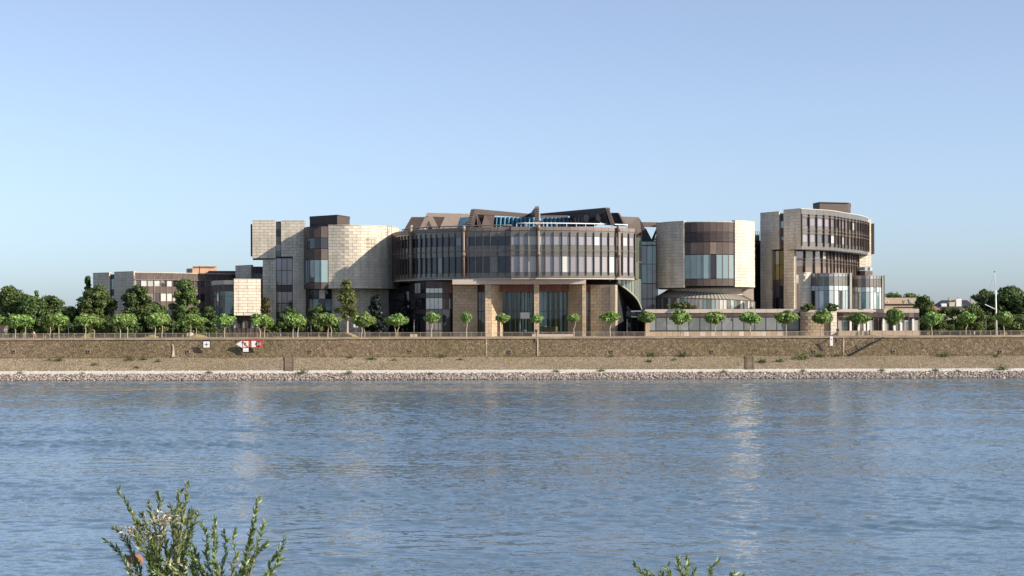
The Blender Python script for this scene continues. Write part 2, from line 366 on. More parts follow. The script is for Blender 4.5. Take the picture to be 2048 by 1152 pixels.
mp = N(nt, 'ShaderNodeMapping'); mp.inputs['Scale'].default_value = (0.3, 1.35, 1); L(geo.outputs['Position'], mp.inputs[0])
pn = N(nt, 'ShaderNodeTexNoise', i_Scale=0.045, i_Detail=5.0, i_Roughness=0.62, i_Distortion=0.6); L(mp.outputs[0], pn.inputs['Vector'])
pr = N(nt, 'ShaderNodeMapRange'); L(pn.outputs['Fac'], pr.inputs[0]); pr.inputs[1].default_value = 0.36; pr.inputs[2].default_value = 0.68; pr.inputs[3].default_value = 0.3; pr.inputs[4].default_value = 1.2
tilt = scl(fine, pr.outputs[0])
tm = N(nt, 'ShaderNodeVectorMath', operation='MULTIPLY'); L(tilt, tm.inputs[0]); tm.inputs[1].default_value = (0.7, 1.0, 0.0)
no = N(nt, 'ShaderNodeVectorMath', operation='NORMALIZE'); L(add(tm.outputs[0], geo.outputs['Normal']), no.inputs[0]); L(no.outputs[0], b.inputs['Normal'])
b.inputs['Base Color'].default_value = (0.1, 0.16, 0.215, 1); b.inputs['Roughness'].default_value = 0.1; b.inputs['IOR'].default_value = 1.333
WATER = m
def river():
    """wave-shaped sheet, fine where the river narrows towards the viewer's bank, flat quads beyond it"""
    g = np.random.default_rng(17); nx, ny = 640, 860; ya, yb = 62.0, 326.0
    yy = ya * (yb / ya) ** (np.arange(ny + 1) / ny); uu = np.linspace(-1, 1, nx + 1)
    Yg, U = np.meshgrid(yy, uu, indexing='ij'); Xg = U * (Yg * 0.345 + 6); H = np.zeros_like(Xg)
    for k in range(70):
        lam = math.exp(g.uniform(math.log(0.85), math.log(4.6))); a = g.normal(math.radians(78), math.radians(34)); kk = 2 * math.pi / lam
        H += (0.021 * lam ** 0.75 / math.sqrt(70) * 1.35) * np.sin(kk * (Xg * math.cos(a) + Yg * math.sin(a)) + g.uniform(0, 6.28))
    patch = 0.78 + 0.42 * np.sin(Xg * .021 + Yg * .05 + 1) * np.sin(Yg * .083 - Xg * .011) + 0.3 * np.sin(Yg * .19 + np.sin(Xg * .045) * 1.6 + .03 * Xg) * np.sin(Xg * .033 + Yg * .02) + 0.22 * np.sin(Yg * .47 + 1.8 * np.sin(Xg * .06) - .05 * Xg)
    for yc, wd, am in ((178, 5, 1.5), (162, 3.2, 2.3), (118, 6, .5), (98, 4, .5)):
        c = yc + 4 * np.sin(Xg * .035 + yc) + Xg * .04; patch += am * np.exp(-((Yg - c) / wd) ** 2) * (0.65 - 0.35 * np.tanh(Xg / 30) * (yc > 150))
    H *= np.clip(patch, .2, 3.0) * np.clip((Yg - ya) / 10, 0, 1)
    H[:, 0] = H[:, -1] = 0
    V = np.stack([Xg, Yg, H], -1).reshape(-1, 3); idx = np.arange((ny + 1) * (nx + 1)).reshape(ny + 1, nx + 1)
    Q = np.stack([idx[:-1, :-1], idx[:-1, 1:], idx[1:, 1:], idx[1:, :-1]], -1).reshape(-1, 4)
    n0 = len(V); xn, xf = ya * .345 + 6, yb * .345 + 6
    V = np.concatenate([V, np.array([(-1500, ya, 0), (-1500, yb, 0), (1500, ya, 0), (1500, yb, 0), (-1500, -60, 0), (1500, -60, 0)], float)])
    Q = np.concatenate([Q, np.array([(n0, idx[0, 0], idx[-1, 0], n0 + 1), (idx[0, -1], n0 + 2, n0 + 3, idx[-1, -1]), (n0 + 4, n0 + 5, n0 + 2, n0)])])
    me = bpy.data.meshes.new('river'); me.vertices.add(len(V)); me.vertices.foreach_set('co', V.ravel()); nf = len(Q)
    me.loops.add(4 * nf); me.loops.foreach_set('vertex_index', Q.ravel()); me.polygons.add(nf); me.polygons.foreach_set('loop_start', np.arange(nf) * 4); me.polygons.foreach_set('loop_total', np.full(nf, 4)); me.polygons.foreach_set('use_smooth', np.ones(nf, bool)); me.update()
    me.materials.append(WATER); o = link('river', me); o['kind'] = 'structure'
river()
sheet('river_bed', [(-60, -3.0), (345, -3.0)], -1500, 1500, M_BANK)
sheet('near_bank', [(-60, 11.5), (-6, 10.45), (0, 10.3), (14, 7.9), (40, 3.0), (62, -0.6), (70, -3.0)], -700, 700, M_BANK, 40)
sheet('ground', [(352.5, GZ + 0.003), (700, GZ + 0.2), (6000, GZ + 0.3)], -5000, 5000, M_GROUND)
sheet('promenade', [(340.2, GZ), (352.5, GZ)], -1500, 1500, M_PAVE)
sheet('embankment', [(338.7, 4.02), (332, 2.8), (327, 1.75)], -1500, 1500, M_SLOPE, 60)
sheet('gravel_strip', [(327, 1.75), (324.4, 1.22), (320, -0.9), (318, -3)], -1500, 1500, M_GRAVEL, 60)

qw = thing('quay_wall', 'long rubble stone quay wall below the promenade railing', 'wall', (0, 339.5, 4))
mesh_obj('masonry', [(x, y, z) for x in (-1500, 1500) for y, z in ((338.6, 3.2), (339.9, 7.72), (341, 7.72), (341, 3.2))],
         [(0, 4, 5, 1), (1, 5, 6, 2), (2, 6, 7, 3), (3, 7, 4, 0), (0, 1, 2, 3), (7, 6, 5, 4)], M_WALL, qw)
COPE_Q = surf('quay_coping', (0.36, 0.27, 0.18), 0.9, var=0.14, nvar=0.15)
for i in range(-54, 54): box('coping_stone', COPE_Q, (i * 2.1 + 1.05, 340.15, 7.86), (2.07, 0.9, 0.28 + 0.012 * (i % 3)), 0, qw, kind='box')
for s in (-1, 1): box('coping_stone', COPE_Q, (s * (113.4 + 690), 340.15, 7.86), (1380, 0.9, 0.28), 0, qw)
wall_y = lambda z: 338.6 + (z - 3.2) / 4.52 * 1.3
for px in (28, 178, 376, 621, 821, 1019, 1223, 1424, 1628, 1787, 2000):
    z = Z(703, 339.4, px); x = X(px, 339.3)
    box('drain_frame', MORTAR, (x, wall_y(z) - 0.12, z), (0.7, 0.1, 0.7), 0, qw, rx=-0.28)
    box('drain_opening', DARK, (x, wall_y(z) - 0.15, z), (0.5, 0.1, 0.5), 0, qw, rx=-0.28)
LIME = surf('lime_deposit', (0.52, 0.42, 0.3), 0.95, var=0, nscale=2, nvar=0.3)
def wall_patch(name, pts, mat):
    v = []
    for px, py in pts:
        z = Z(py, 339.3, px); y = wall_y(z) - 0.2; v.append((X(px, y), y, z))
    mesh_obj(name, v, [tuple(range(len(v)))], mat, qw)
wall_patch('lime_streak', [(344, 688), (347, 689), (348.5, 700), (350, 712), (348, 714), (343, 714), (345, 703), (345.5, 695)], LIME)
for x0, w_ in ((1074.5, 2), (1686.5, 1.6), (972.5, 1.2)):
    wall_patch('pipe_stain', [(x0, 676), (x0 + w_, 676), (x0 + w_, 712), (x0 + 0.2, 712)], LIME)

# riprap along the waterline: real stones, far past counting
def rocks(name, n, place, mat, seed, sub=1):
    g = np.random.default_rng(seed); bm = bmesh.new(); bmesh.ops.create_icosphere(bm, subdivisions=sub, radius=1); bm.verts.ensure_lookup_table()
    bv = np.array([v.co for v in bm.verts]); bf = np.array([[v.index for v in f.verts] for f in bm.faces]); bm.free()
    V = []; Fc = []
    for i in range(n):
        c, s = place(g)
        q = bv * (1 + g.uniform(-0.32, 0.22, (len(bv), 1))) * np.array([g.uniform(0.8, 1.4), g.uniform(0.7, 1.1), g.uniform(0.5, 0.9)]) * s
        a = g.uniform(0, 6.28); ca, sa = math.cos(a), math.sin(a)
        q = q @ np.array([[ca, sa, 0], [-sa, ca, 0], [0, 0, 1]]); V.append(q + c); Fc.append(bf + i * len(bv))
    V = np.concatenate(V); Fc = np.concatenate(Fc)
    me = bpy.data.meshes.new(name); me.vertices.add(len(V)); me.vertices.foreach_set('co', V.ravel()); nf = len(Fc)
    me.loops.add(3 * nf); me.loops.foreach_set('vertex_index', Fc.ravel()); me.polygons.add(nf); me.polygons.foreach_set('loop_start', np.arange(nf) * 3); me.polygons.foreach_set('loop_total', np.full(nf, 3)); me.update(); me.validate()
    me.materials.append(mat); return link(name, me)
def ripmat():
    m, nt, b = nodes_of('riprap_stone'); L = nt.links.new; geo = N(nt, 'ShaderNodeNewGeometry')
    c = ramp(nt, geo.outputs['Random Per Island'], [(0, (0.18, 0.135, 0.11)), (0.5, (0.29, 0.235, 0.195)), (1, (0.43, 0.38, 0.33))])
    sp = N(nt, 'ShaderNodeSeparateXYZ'); L(geo.outputs['Position'], sp.inputs[0])
    wet = N(nt, 'ShaderNodeMapRange'); L(sp.outputs[2], wet.inputs[0]); wet.inputs[1].default_value = 0.02; wet.inputs[2].default_value = 0.22; wet.inputs[3].default_value = 0.35; wet.inputs[4].default_value = 1
    s = N(nt, 'ShaderNodeVectorMath', operation='SCALE'); L(c, s.inputs[0]); L(wet.outputs[0], s.inputs['Scale']); L(s.outputs[0], b.inputs['Base Color']); b.inputs['Roughness'].default_value = 0.9
    return m
RIP = ripmat()
def place_rip(g):
    t = g.random(); y = 321.2 + 3.2 * t + g.normal(0, 0.15); z = -0.15 + 1.42 * t
    return np.array([g.uniform(-118, 118), y, z]), g.uniform(0.11, 0.25)
o = rocks('riprap', 14000, place_rip, RIP, 3); o['kind'] = 'stuff'
def place_peb(g): return np.array([g.uniform(-118, 118), g.uniform(324.2, 327.2), 1.22 + 0.1 * g.random() + (g.random() * 0.0)]), g.uniform(0.05, 0.16)
def place_peb2(g):
    y = g.uniform(324.2, 327.3); return np.array([g.uniform(-118, 118), y, 1.22 + (y - 324.4) * 0.2]), g.uniform(0.06, 0.17)
o = rocks('gravel_stones', 1500, place_peb2, surf('pale_stone', (0.6, 0.55, 0.47), 0.9), 5, sub=1); o['kind'] = 'stuff'

def place_wall(g):
    z = g.uniform(4.0, 7.62); return np.array([g.uniform(-112, 112), wall_y(z) + .06, z]), g.uniform(0.07, 0.15)
def stone_mix(name, stops):
    m, nt, b = nodes_of(name); L = nt.links.new; geo = N(nt, 'ShaderNodeNewGeometry')
    c = ramp(nt, geo.outputs['Random Per Island'], stops)
    nb = N(nt, 'ShaderNodeTexNoise', i_Scale=0.09, i_Detail=5.0); L(geo.outputs['Position'], nb.inputs['Vector'])
    rr = N(nt, 'ShaderNodeMapRange'); L(nb.outputs['Fac'], rr.inputs[0]); rr.inputs[1].default_value = 0.35; rr.inputs[2].default_value = 0.65; rr.inputs[3].default_value = 0.78; rr.inputs[4].default_value = 1.18
    s = N(nt, 'ShaderNodeVectorMath', operation='SCALE'); L(c, s.inputs[0]); L(rr.outputs[0], s.inputs['Scale']); L(s.outputs[0], b.inputs['Base Color']); b.inputs['Roughness'].default_value = .95; return m
o = rocks('wall_rubble', 19000, place_wall, stone_mix('wall_stone', [(0, (.155, .107, .067)), (.5, (.215, .153, .097)), (.9, (.265, .198, .13)), (1, (.34, .27, .19))]), 21); o['kind'] = 'stuff'; o.parent = qw; o.location = -ORG[qw.name]
def place_slope(g):
    y = g.uniform(327, 338.5); z = 1.75 + (y - 327) * .21 if y < 332 else 2.8 + (y - 332) * .182; return np.array([g.uniform(-115, 115), y, z - .02]), g.uniform(0.08, 0.17)
o = rocks('slope_cobbles', 24000, place_slope, stone_mix('slope_stone', [(0, (.19, .14, .095)), (.5, (.29, .225, .155)), (1, (.39, .31, .22))]), 22); o['kind'] = 'stuff'

# ------------------------------------------------------------------ low office wing on the left
wing = thing('office_wing', 'low brown-windowed office wing with two grey stone end slabs, far left behind the trees', 'building', (X(300, 380), 380, GZ))
wy = lambda px: 372 + (268 - px) / 82 * 9.5
z_top = Z(543.5, 372, 268)
stone(wing, Path([P(186, wy(186)), P(219, wy(219))]), GZ, z_top - 0.1)
stone(wing, Path([P(228.5, wy(228.5)), P(268, 372)]), GZ, z_top)
sl = Path([P(219, wy(219) + 0.6), P(228.5, wy(228.5) + 0.6)])
facade(wing, sl.cuts(1), [(GZ, 13.2, 'window_pane', [(G_DARK, 1)], 0), (13.2, 14.6, 'spandrel_panel', [(BRONZE_D, 1)], 0.03), (14.6, 17.4, 'window_pane', [(G_BLUE, 1)], 0), (17.4, 18.8, 'spandrel_panel', [(BRONZE_D, 1)], 0.03), (18.8, 21.2, 'window_pane', [(G_BLUE, 1)], 0), (21.2, z_top - 0.4, 'spandrel_panel', [(BRONZE_D, 1)], 0.03)])
wf = smooth_path([P(268.5, 372.2), P(330, 376.5), P(400, 384), P(475, 392)])
Zw = lambda y: 12.1 + (637.1 - y) * 0.1141
WIN = [(G_DARK, 4), (G_MID, 3), (G_BLIND, 4)]
facade(wing, wf.cuts(18), [(Zw(558.5), Zw(546), 'parapet_panel', [(BRONZE, 1)], 0.06), (Zw(573), Zw(560.5), 'window_pane', WIN, -0.06), (Zw(587), Zw(573), 'spandrel_panel', [(BRONZE, 1)], 0.02),
    (Zw(602.5), Zw(587), 'window_pane', WIN, -0.06), (Zw(616), Zw(602.5), 'spandrel_panel', [(BRONZE, 1)], 0.02), (Zw(631), Zw(616), 'window_pane', WIN, -0.06), (Zw(645), Zw(631), 'spandrel_panel', [(BRONZE, 1)], 0.02), (GZ, Zw(645), 'window_pane', WIN, -0.06)],
    BRONZE_L, (GZ, Zw(552)), 0.22, 0.13)
wall_mesh('sunshade_rail', wf, Zw(560.2), Zw(558.7), 0.3, BRONZE_L, wing, off=0.3)
wall_mesh('roof_edge', wf, Zw(546), Zw(544.8), 0.5, COPING, wing, off=0.12)
core(wing, [P(187, wy(187) + .6), P(267, 372.9)] + [(p.x, p.y) for p in wf.off(-0.25).p] + [P(475, 420), P(195, 420)], GZ, z_top - 0.5)
plate('hip_roof', [(404, 549, 394), (418, 543.2, 397), (474, 543.2, 397), (474, 549, 394)], ROOFT, wing, (0, 8, 0))
plate('roof_ridge', [(416, 543.6, 396.5), (418, 541.8, 396.5), (474, 541.8, 396.5), (474, 543.6, 396.5)], ROOFT, wing, (0, 8, 0))
ob = thing('brick_tower_block', 'pale orange rooftop block showing above the low left wing', 'building', (X(403, 430), 432, GZ))
prism('wall', [P(373, 432), P(385, 428), P(434, 430), P(434, 442), P(373, 444)], GZ, Z(537, 430, 400), ORANGE, ob)
prism('upper_wall', [P(386, 431), P(433, 432), P(433, 441), P(386, 441)], Z(537, 430, 400), Z(532.6, 430, 400), ORANGE, ob)
prism('roof_cap', [P(385.5, 430.5), P(433.5, 431.5), P(433.5, 441.5), P(385.5, 441.5)], Z(532.6, 430, 400), Z(531.6, 430, 400), COPING, ob)
box('window', G_DARK, (X(376.5, 430.6), 430.4, Z(543, 430, 377)), (0.8, 0.12, 1.0), -0.9, ob)
box('vent_pipe', STEEL_D, (X(400, 429), 428.6, Z(541, 430, 400)), (0.15, 0.15, 2.2), 0, ob)

# small pavilion: glass bay and bright stone wall on a brown base
pv = thing('corner_pavilion', 'small pavilion with curved blue glass bay beside a bright cream stone wall', 'building', (X(480, 364), 366, GZ))
Zp = lambda y: 12.1 + (636.6 - y) * 0.1105
pst = Path([P(468, 361.6), P(522, 363.8)])
stone(pv, pst, Zp(631), Zp(559.5))
pb = smooth_path([P(424, 374), P(430, 368), P(446, 363.4), P(467.6, 362.2)])
facade(pv, pb.cuts(6), [(Zp(569.5), Zp(560.5), 'cap_stone', [(STONE, 1)], 0.1), (Zp(582.5), Zp(569.5), 'spandrel_panel', [(BRONZE, 2), (BRONZE_L, 1), (OLIVE, 1)], 0.02), (Zp(592), Zp(582.5), 'window_pane', [(G_BLUE, 1)], -0.04), (Zp(629), Zp(592), 'window_pane', [(G_BLUE, 1)], -0.04)],
       BRONZE_L, (Zp(630), Zp(570)), 0.18, 0.09)
core(pv, [(p.x, p.y) for p in pb.off(-0.3).p] + [P(521, 364.5), P(521, 374), P(427, 376)], Zp(631), Zp(560.5))
bs = Path([P(440, 364.5), P(530, 364.5)])
facade(pv, bs.cuts(10), [(GZ, Zp(656.5), 'base_panel', [(BRONZE, 1)], 0.04), (Zp(656.5), Zp(641), 'window_pane', [(G_BLIND, 3), (G_DARK, 2)], -0.03), (Zp(641), Zp(631.2), 'spandrel_panel', [(BRONZE, 1)], 0.04)], BRONZE, (GZ, Zp(632)), 0.2, 0.25)
core(pv, [P(441, 365), P(529, 365), P(529, 376), P(441, 376)], GZ, Zp(631.2))
for px in (473, 487.5): bar('rail_post', STEEL_D, (X(px, 361), 361, Zp(636)), (X(px, 361), 361, Zp(625)), 0.07, pv)
bar('guard_rail', STEEL_D, (X(470, 361), 361, Zp(625.6)), (X(505, 361), 361, Zp(625.6)), 0.05, pv)
gs = thing('stair_block', 'grey shaded stone stair block with dark window strip, left of the tall stone tower', 'building', (X(490, 386), 388, GZ))
stone(gs, Path([P(471, 389), P(502, 384)]), GZ, Z(531.5, 386, 486))
gf = Path([P(502.5, 384.6), P(527, 384.6)])
facade(gs, gf.cuts(3), [(GZ, Z(561, 385, 515), 'spandrel_panel', [(BRONZE_D, 1)], 0), (Z(561, 385, 515), Z(547, 385, 515), 'window_pane', [(G_BLIND, 1), (G_DARK, 2)], -0.05), (Z(547, 385, 515), Z(533, 385, 515), 'spandrel_panel', [(BRONZE_D, 1)], 0)], BRONZE_L, (GZ, Z(536, 385, 515)), 0.2, 0.14)
core(gs, [P(472, 389.6), P(502, 384.9), P(527, 385), P(527, 398), P(472, 398)], GZ, Z(533.5, 386, 490))

# ------------------------------------------------------------------ tall stone tower left of the hall
P0 = P
def P(px, Y): return P0(px, Y + SHIFT)
SHIFT = 14.0
tw = thing('stone_tower', 'tall cream stone tower with overhanging upper slab, left of the round hall', 'building', (X(560, 382), 384, GZ))
YT = 364.0; zt = lambda y: Z(y, YT + SHIFT, 560)
stone(tw, Path([P(505, YT), P(551.5, YT)]), zt(516.5), zt(441.5))
stone(tw, Path([P(525.5, YT + 0.4), P(552.5, YT + 0.4)]), GZ, zt(517), cope=False)
stone(tw, Path([P(562.5, YT), P(610, YT)]), zt(513), zt(442))
stone(tw, Path([P(585.5, YT), P(613, YT)]), GZ, zt(513), cope=False)
plate('soffit', [(505, 516.5, YT + 14), (551, 516.5, YT + 14), (551, 519, YT + 14.4), (525, 519, YT + 14.4), (516, 518.6, YT + 14)], BRONZE_D, tw, (0, 3, 0))
box('side_fin', BRONZE_D, (X(503.6, YT + 15), YT + 17, zt(480)), (0.25, 5, 7.4), 0, tw)
facade(tw, Path([P(552, YT + .5), P(562, YT + .5)]).cuts(1), [(zt(459), zt(444.5), 'spandrel_panel', [(OLIVE, 1)], 0), (zt(472.5), zt(459), 'window_pane', [(G_DARK, 1)], 0), (zt(488), zt(472.5), 'spandrel_panel', [(OLIVE, 1)], 0), (zt(502), zt(488), 'window_pane', [(G_LAV, 1)], 0), (zt(513), zt(502), 'spandrel_panel', [(OLIVE, 1)], 0)])
bay = Path([P(553, YT + .45), P(585.2, YT + .45)])
facade(tw, bay.cuts(3), [(zt(516), zt(513), 'lintel', [(BRONZE_D, 1)], 0.05), (zt(540.5), zt(516.5), 'window_pane', [(G_LAV, 1)], 0), (zt(570), zt(541), 'window_pane', [(G_LAV, 1)], 0), (zt(583), zt(570.5), 'spandrel_panel', [(BRONZE, 1)], 0.02), (zt(606), zt(583.5), 'window_pane', [(G_LAV, 1)], 0), (zt(624), zt(607), 'window_pane', [(G_MID, 1)], 0), (GZ, zt(624), 'window_pane', [(G_DARK, 1)], 0)], STEEL_D, (GZ, zt(515)), 0.14, 0.1)
core(tw, [P(506, YT + .7), P(611, YT + .7), P(611, YT + 13), P(506, YT + 13)], zt(516), zt(442.6))
core(tw, [P(526, YT + .95), P(612, YT + .95), P(612, YT + 13), P(526, YT + 13)], GZ, zt(516), name='lower_core')

SHIFT = 9.0
rb = thing('curved_stone_hall', 'stone hall with broad curved cream wall and dark bronze glass bay', 'building', (X(710, 377), 379, GZ))
zr = lambda y: Z(y, 362 + SHIFT, 660)
cb = smooth_path([P(608.5, 367.5), P(618, 363.3), P(636, 361.4), P(656.8, 362)])
cuts = cb.cuts(6)
facade(rb, cuts, [(zr(475.5), zr(454), 'spandrel_panel', [(BRONZE, 1)], 0.02), (zr(497), zr(476), 'window_pane', [(G_DARK, 1)], -0.02), (zr(519), zr(497.5), 'spandrel_panel', [(BRONZE, 3), (BRONZE_L, 1)], 0.02), (zr(565), zr(519.5), 'window_pane', [(G_BLUE, 3), (G_MID, 1)], -0.03), (zr(578), zr(565.5), 'spandrel_panel', [(BRONZE, 1)], 0.02)], STEEL_D, (zr(578), zr(454)), 0.08, 0.07)
wall_mesh('roof_edge', cb, zr(454), zr(452.6), 0.4, BRONZE_D, rb, off=0.06)
cw = smooth_path([P(657, 361.9), P(700, 361.4), P(745, 363.8), P(785, 369), P(799, 376)])
stone(rb, cw, zr(577), zr(451))
lowc = smooth_path([P(662, 366.5), P(700, 365.8), P(742, 367.5), P(778, 371.5)])
stone(rb, lowc, GZ, zr(577), cope=False)
lg = smooth_path([P(613, 368.5), P(626, 366.3), P(645, 366), P(663, 366.3)])
facade(rb, lg.cuts(5), [(zr(597), zr(578.5), 'window_pane', [(G_DARK, 2), (G_BLUE, 1), (G_BLIND, 1)], 0), (zr(622), zr(597.5), 'window_pane', [(G_DARK, 2), (G_BLUE, 1)], 0), (GZ, zr(622), 'window_pane', [(G_DARK, 1)], 0)], BRONZE_D, (GZ, zr(578.5)), 0.14, 0.1)
core(rb, [(p.x, p.y) for p in cb.off(-.3).p] + [(p.x, p.y) for p in cw.off(-.75).p] + [P(790, 392), P(612, 392)], zr(577.5), zr(452.5))
core(rb, [(p.x, p.y) for p in lg.off(-.4).p] + [(p.x, p.y) for p in lowc.off(-.75).p] + [P(778, 392), P(613, 392)], GZ, zr(577), name='lower_core')
pts = [P(620, 379), P(675, 373), P(700, 380), P(700, 388), P(620, 388)]
prism('plant_room', pts, zr(453), Z(430.5, 382, 675), BRONZE, rb); prism('plant_room_roof', [P(619.6, 379), P(675, 372.7), P(700.5, 380), P(700.5, 388.3), P(619.6, 388.3)], Z(430.5, 382, 675), Z(429.5, 382, 675), BRONZE_D, rb)
# caged ladder and roof rail on the curved wall
lc = thing('roof_ladder', 'caged steel roof ladder on the curved cream stone wall', 'ladder', (X(781, 376), 376.6, zr(577)))
def ladder(th, px, yw, z0, z1, w_=0.5, cage=True, mat=STEEL):
    x = X(px, yw)
    for s in (-1, 1): bar('rail', mat, (x + s * w_ / 2, yw, z0), (x + s * w_ / 2, yw, z1), 0.07, th)
    k = z0
    while k < z1: bar('rung', mat, (x - w_ / 2, yw, k), (x + w_ / 2, yw, k), 0.045, th); k += 0.42
    if cage:
        for s in (-1, 0, 1): bar('cage_bar', mat, (x + s * 0.45, yw - 0.75, z0 + 2), (x + s * 0.45, yw - 0.75, z1), 0.045, th)
        k = z0 + 2
        while k < z1 + .1:
            tube('cage_hoop', [(x + 0.48 * math.cos(a), yw - 0.05 - 0.75 * math.sin(a), k) for a in [math.pi * i / 6 for i in range(7)]], 0.035, mat, th, 4); k += 1.5
ladder(lc, 780, 376.2, zr(572), zr(449), 0.75)
for px in (738, 745, 751): bar('stay', STEEL, (X(px, 371), 371.8 + (px - 738) * .1, zr(507)), (X(px, 371), 371.8 + (px - 738) * .1, zr(473)), 0.06, lc)
for y in (476, 485, 492): bar('stay', STEEL, (X(736, 371), 371.6, zr(y)), (X(753, 371), 373, zr(y)), 0.06, lc)
hl = Path([P(776, 378), P(835, 376)]); zx = lambda y: Z(y, 386, 800)
cl_ = thing('corner_glazing', 'tall grey glass wall in the corner between curved stone hall and round hall', 'building', (X(800, 386), 387, GZ))
facade(cl_, hl.cuts(5), [(zx(600), zx(572), 'window_pane', [(G_LAV, 2), (G_MID, 1)], 0), (zx(640), zx(600.5), 'window_pane', [(G_LAV, 2), (G_MID, 1)], 0), (GZ, zx(640.5), 'window_pane', [(G_DARK, 1)], 0), (zx(478), zx(465), 'spandrel_panel', [(BRONZE_D, 1)], 0), (zx(571.5), zx(478.5), 'window_pane', [(G_DARK, 1)], 0)], STEEL_D, (GZ, zx(466)), 0.12, 0.1)
core(cl_, [P(777, 378.5), P(834, 376.5), P(834, 388), P(777, 388)], GZ, zx(466))
P = P0
# ------------------------------------------------------------------ round assembly hall
hall = thing('round_hall', 'big round hall with two bands of bronze-framed windows and folded roof, raised on stone piers', 'building', (1, 375, GZ))
zh = lambda y: Z(y, 352, 1077)
HC = (1.0, 381.0)
la = arc(HC[0], HC[1], 28.4, -90, -1.5, 54); ra = arc(3.2, 387.5, 36.0, -5.4, 41, 32)
lcuts = la.cuts(27); rcuts = ra.cuts(16)
WL = [(G_DARK, 12), (G_MID, .8)]; WR = [(G_LAV, 9), (G_BLIND, 2.2)]  # sky reflection put into the glass colours: dark left, pale on the sun side
def hall_rows(win, sp):
    return [(zh(461), zh(453.3), 'parapet_panel', [(BRONZE_L if sp is OLIVE else BRONZE, 1)], 0.12), (zh(472.5), zh(461), 'frieze_panel', [(sp, 1)], 0.0), (zh(490), zh(472.5), 'window_pane', win, -0.08),
            (zh(512.5), zh(490), 'spandrel_panel', [(sp, 1)], 0.0), (zh(544.5), zh(512.5), 'window_pane', win, -0.08), (zh(555.5), zh(544.5), 'sill_panel', [(sp, 1)], 0.0)]
facade(hall, lcuts, hall_rows(WL, OLIVE), BRONZE, (zh(552), zh(464)), 0.3, 0.1)
facade(hall, rcuts, hall_rows(WR, OLIVE), BRONZE, (zh(550), zh(464)), 0.36, 0.13)
e0, e1 = rcuts[0], la.at(la.len)                       # step between the two curved fronts
panel('end_panel', BRONZE_D, (e0.x - 0.02, e0.y + 1.6), (e0.x, e0.y), zh(555), zh(453.6), 0.14, 0.05, hall)
for path, off in ((la, 0.62), (ra, 0.62)):
    q = path.off(off).p; tube('cleaning_rail', [(p.x, p.y, zh(501)) for p in q], 0.05, BRONZE_L, hall, 4)
def pilaster(px, path):
    s = min((path.len * k / 400 for k in range(401)), key=lambda s: abs(CX + path.at(s).x * F / path.at(s).y - px))
    p = path.off(0.45).at(s * path.off(0.45).len / path.len)
    tube('pilaster', [(p.x, p.y, zh(553)), (p.x, p.y, zh(451))], 0.3, BRONZE_L, hall, 10)
    tube('pilaster_collar', [(p.x, p.y, zh(512)), (p.x, p.y, zh(504))], 0.42, BRONZE_L, hall, 10)
    tube('pilaster_head', [(p.x, p.y, zh(461)), (p.x, p.y, zh(449.5))], 0.45, BRONZE_L, hall, 10)
for px in (825, 929): pilaster(px, la)
for px in (1077, 1235): pilaster(px, ra)
floor_pts = [(p.x, p.y) for p in la.off(-0.4).p] + [(p.x, p.y) for p in ra.off(-0.4).p] + [(29, 381), (26, 397), (12, 408), (-10, 408), (-26, 392)]
core(hall, floor_pts, zh(555), zh(455.5))
# soffit slab
sl_pts = [(p.x, p.y) for p in la.off(-0.1).p] + [(p.x, p.y) for p in ra.off(-0.1).p] + [(28.5, 381), (25, 395), (-25, 392)]
prism('soffit_slab', sl_pts, zh(558), zh(555.6), SLAB, hall)
box('edge_beam', SLAB, ((X(905, 354.3) + X(1172, 354.3)) / 2, 354.9, (zh(558) + zh(568)) / 2), (X(1172, 354.3) - X(905, 354.3), 1.6, zh(558) - zh(568)), 0, hall)
# stone piers below
zb = lambda y: Z(y, 356, 1040)
for a, b_ in (((905.5, 358.2), (955, 357.4)), ((970.5, 354.5), (983, 354.7)), ((983.3, 355.2), (1005.5, 360.5)), ((1068, 354.6), (1078.5, 354.6)), ((1135, 359.5), (1164, 355.2)), ((1164.5, 354.6), (1172, 354.6)), ((1181, 358), (1230.5, 356.2)), ((1230.8, 356.2), (1235, 359))):
    top = zh(568.2) if a[1] < 355 else zb(570)
    pa, pb_ = P(*a), P(*b_)
    wl = stone(hall, Path([pa, pb_]), GZ, top, STONE_P, t=1.0 if a[1] < 355 else 0.9, cope=False, name='stone_pier', bl=1.3)
# dark red beams and glass behind the piers
for x0, x1, ya in ((912, 970, 359.6), (983, 1068, 359), (1078.5, 1158, 359), (1172, 1216, 359)):
    c = Path([P(x0, ya), P(x1, ya)])
    facade(hall, c.cuts(max(2, round((x1 - x0) / 11))), [(zb(583.5), zb(568.5), 'beam_panel', [(RED, 1)], 0)])
    box('beam', DARK, ((c.p[0].x + c.p[1].x) / 2, ya + 0.9, (zb(583.5) + zb(568.5)) / 2), (c.len, 1.5, 1.5), 0, hall)
for x0, x1, ya, n in ((955, 970, 361, 2), (1004, 1068.5, 362.5, 7), (1078, 1136, 362.5, 6), (1172, 1182, 361, 2)):
    c = Path([P(x0, ya), P(x1, ya)])
    gl = [(G_CLR, 1)] if n > 2 else [(G_LAV, 1)]
    facade(hall, c.cuts(n), [(zb(622), zb(583), 'window_pane', gl, 0), (zb(664), zb(622.6), 'window_pane', gl, 0), (GZ, zb(664), 'plinth_panel', [(BRONZE_D, 1)], 0.02)], STEEL_D, (GZ, zb(583)), 0.16, 0.1)
    bar('transom', STEEL_D, (c.p[0].x, ya - .06, zb(622.3)), (c.p[1].x, ya - .06, zb(622.3)), 0.12, hall)
box('lobby_wall', DARK, (X(1070, 372), 374, 14), (30, 0.4, 12), 0, hall)
box('lobby_floor', BRONZE_D, (X(1070, 368), 368.4, GZ + 0.35), (22, 11, 0.6), 0, hall)
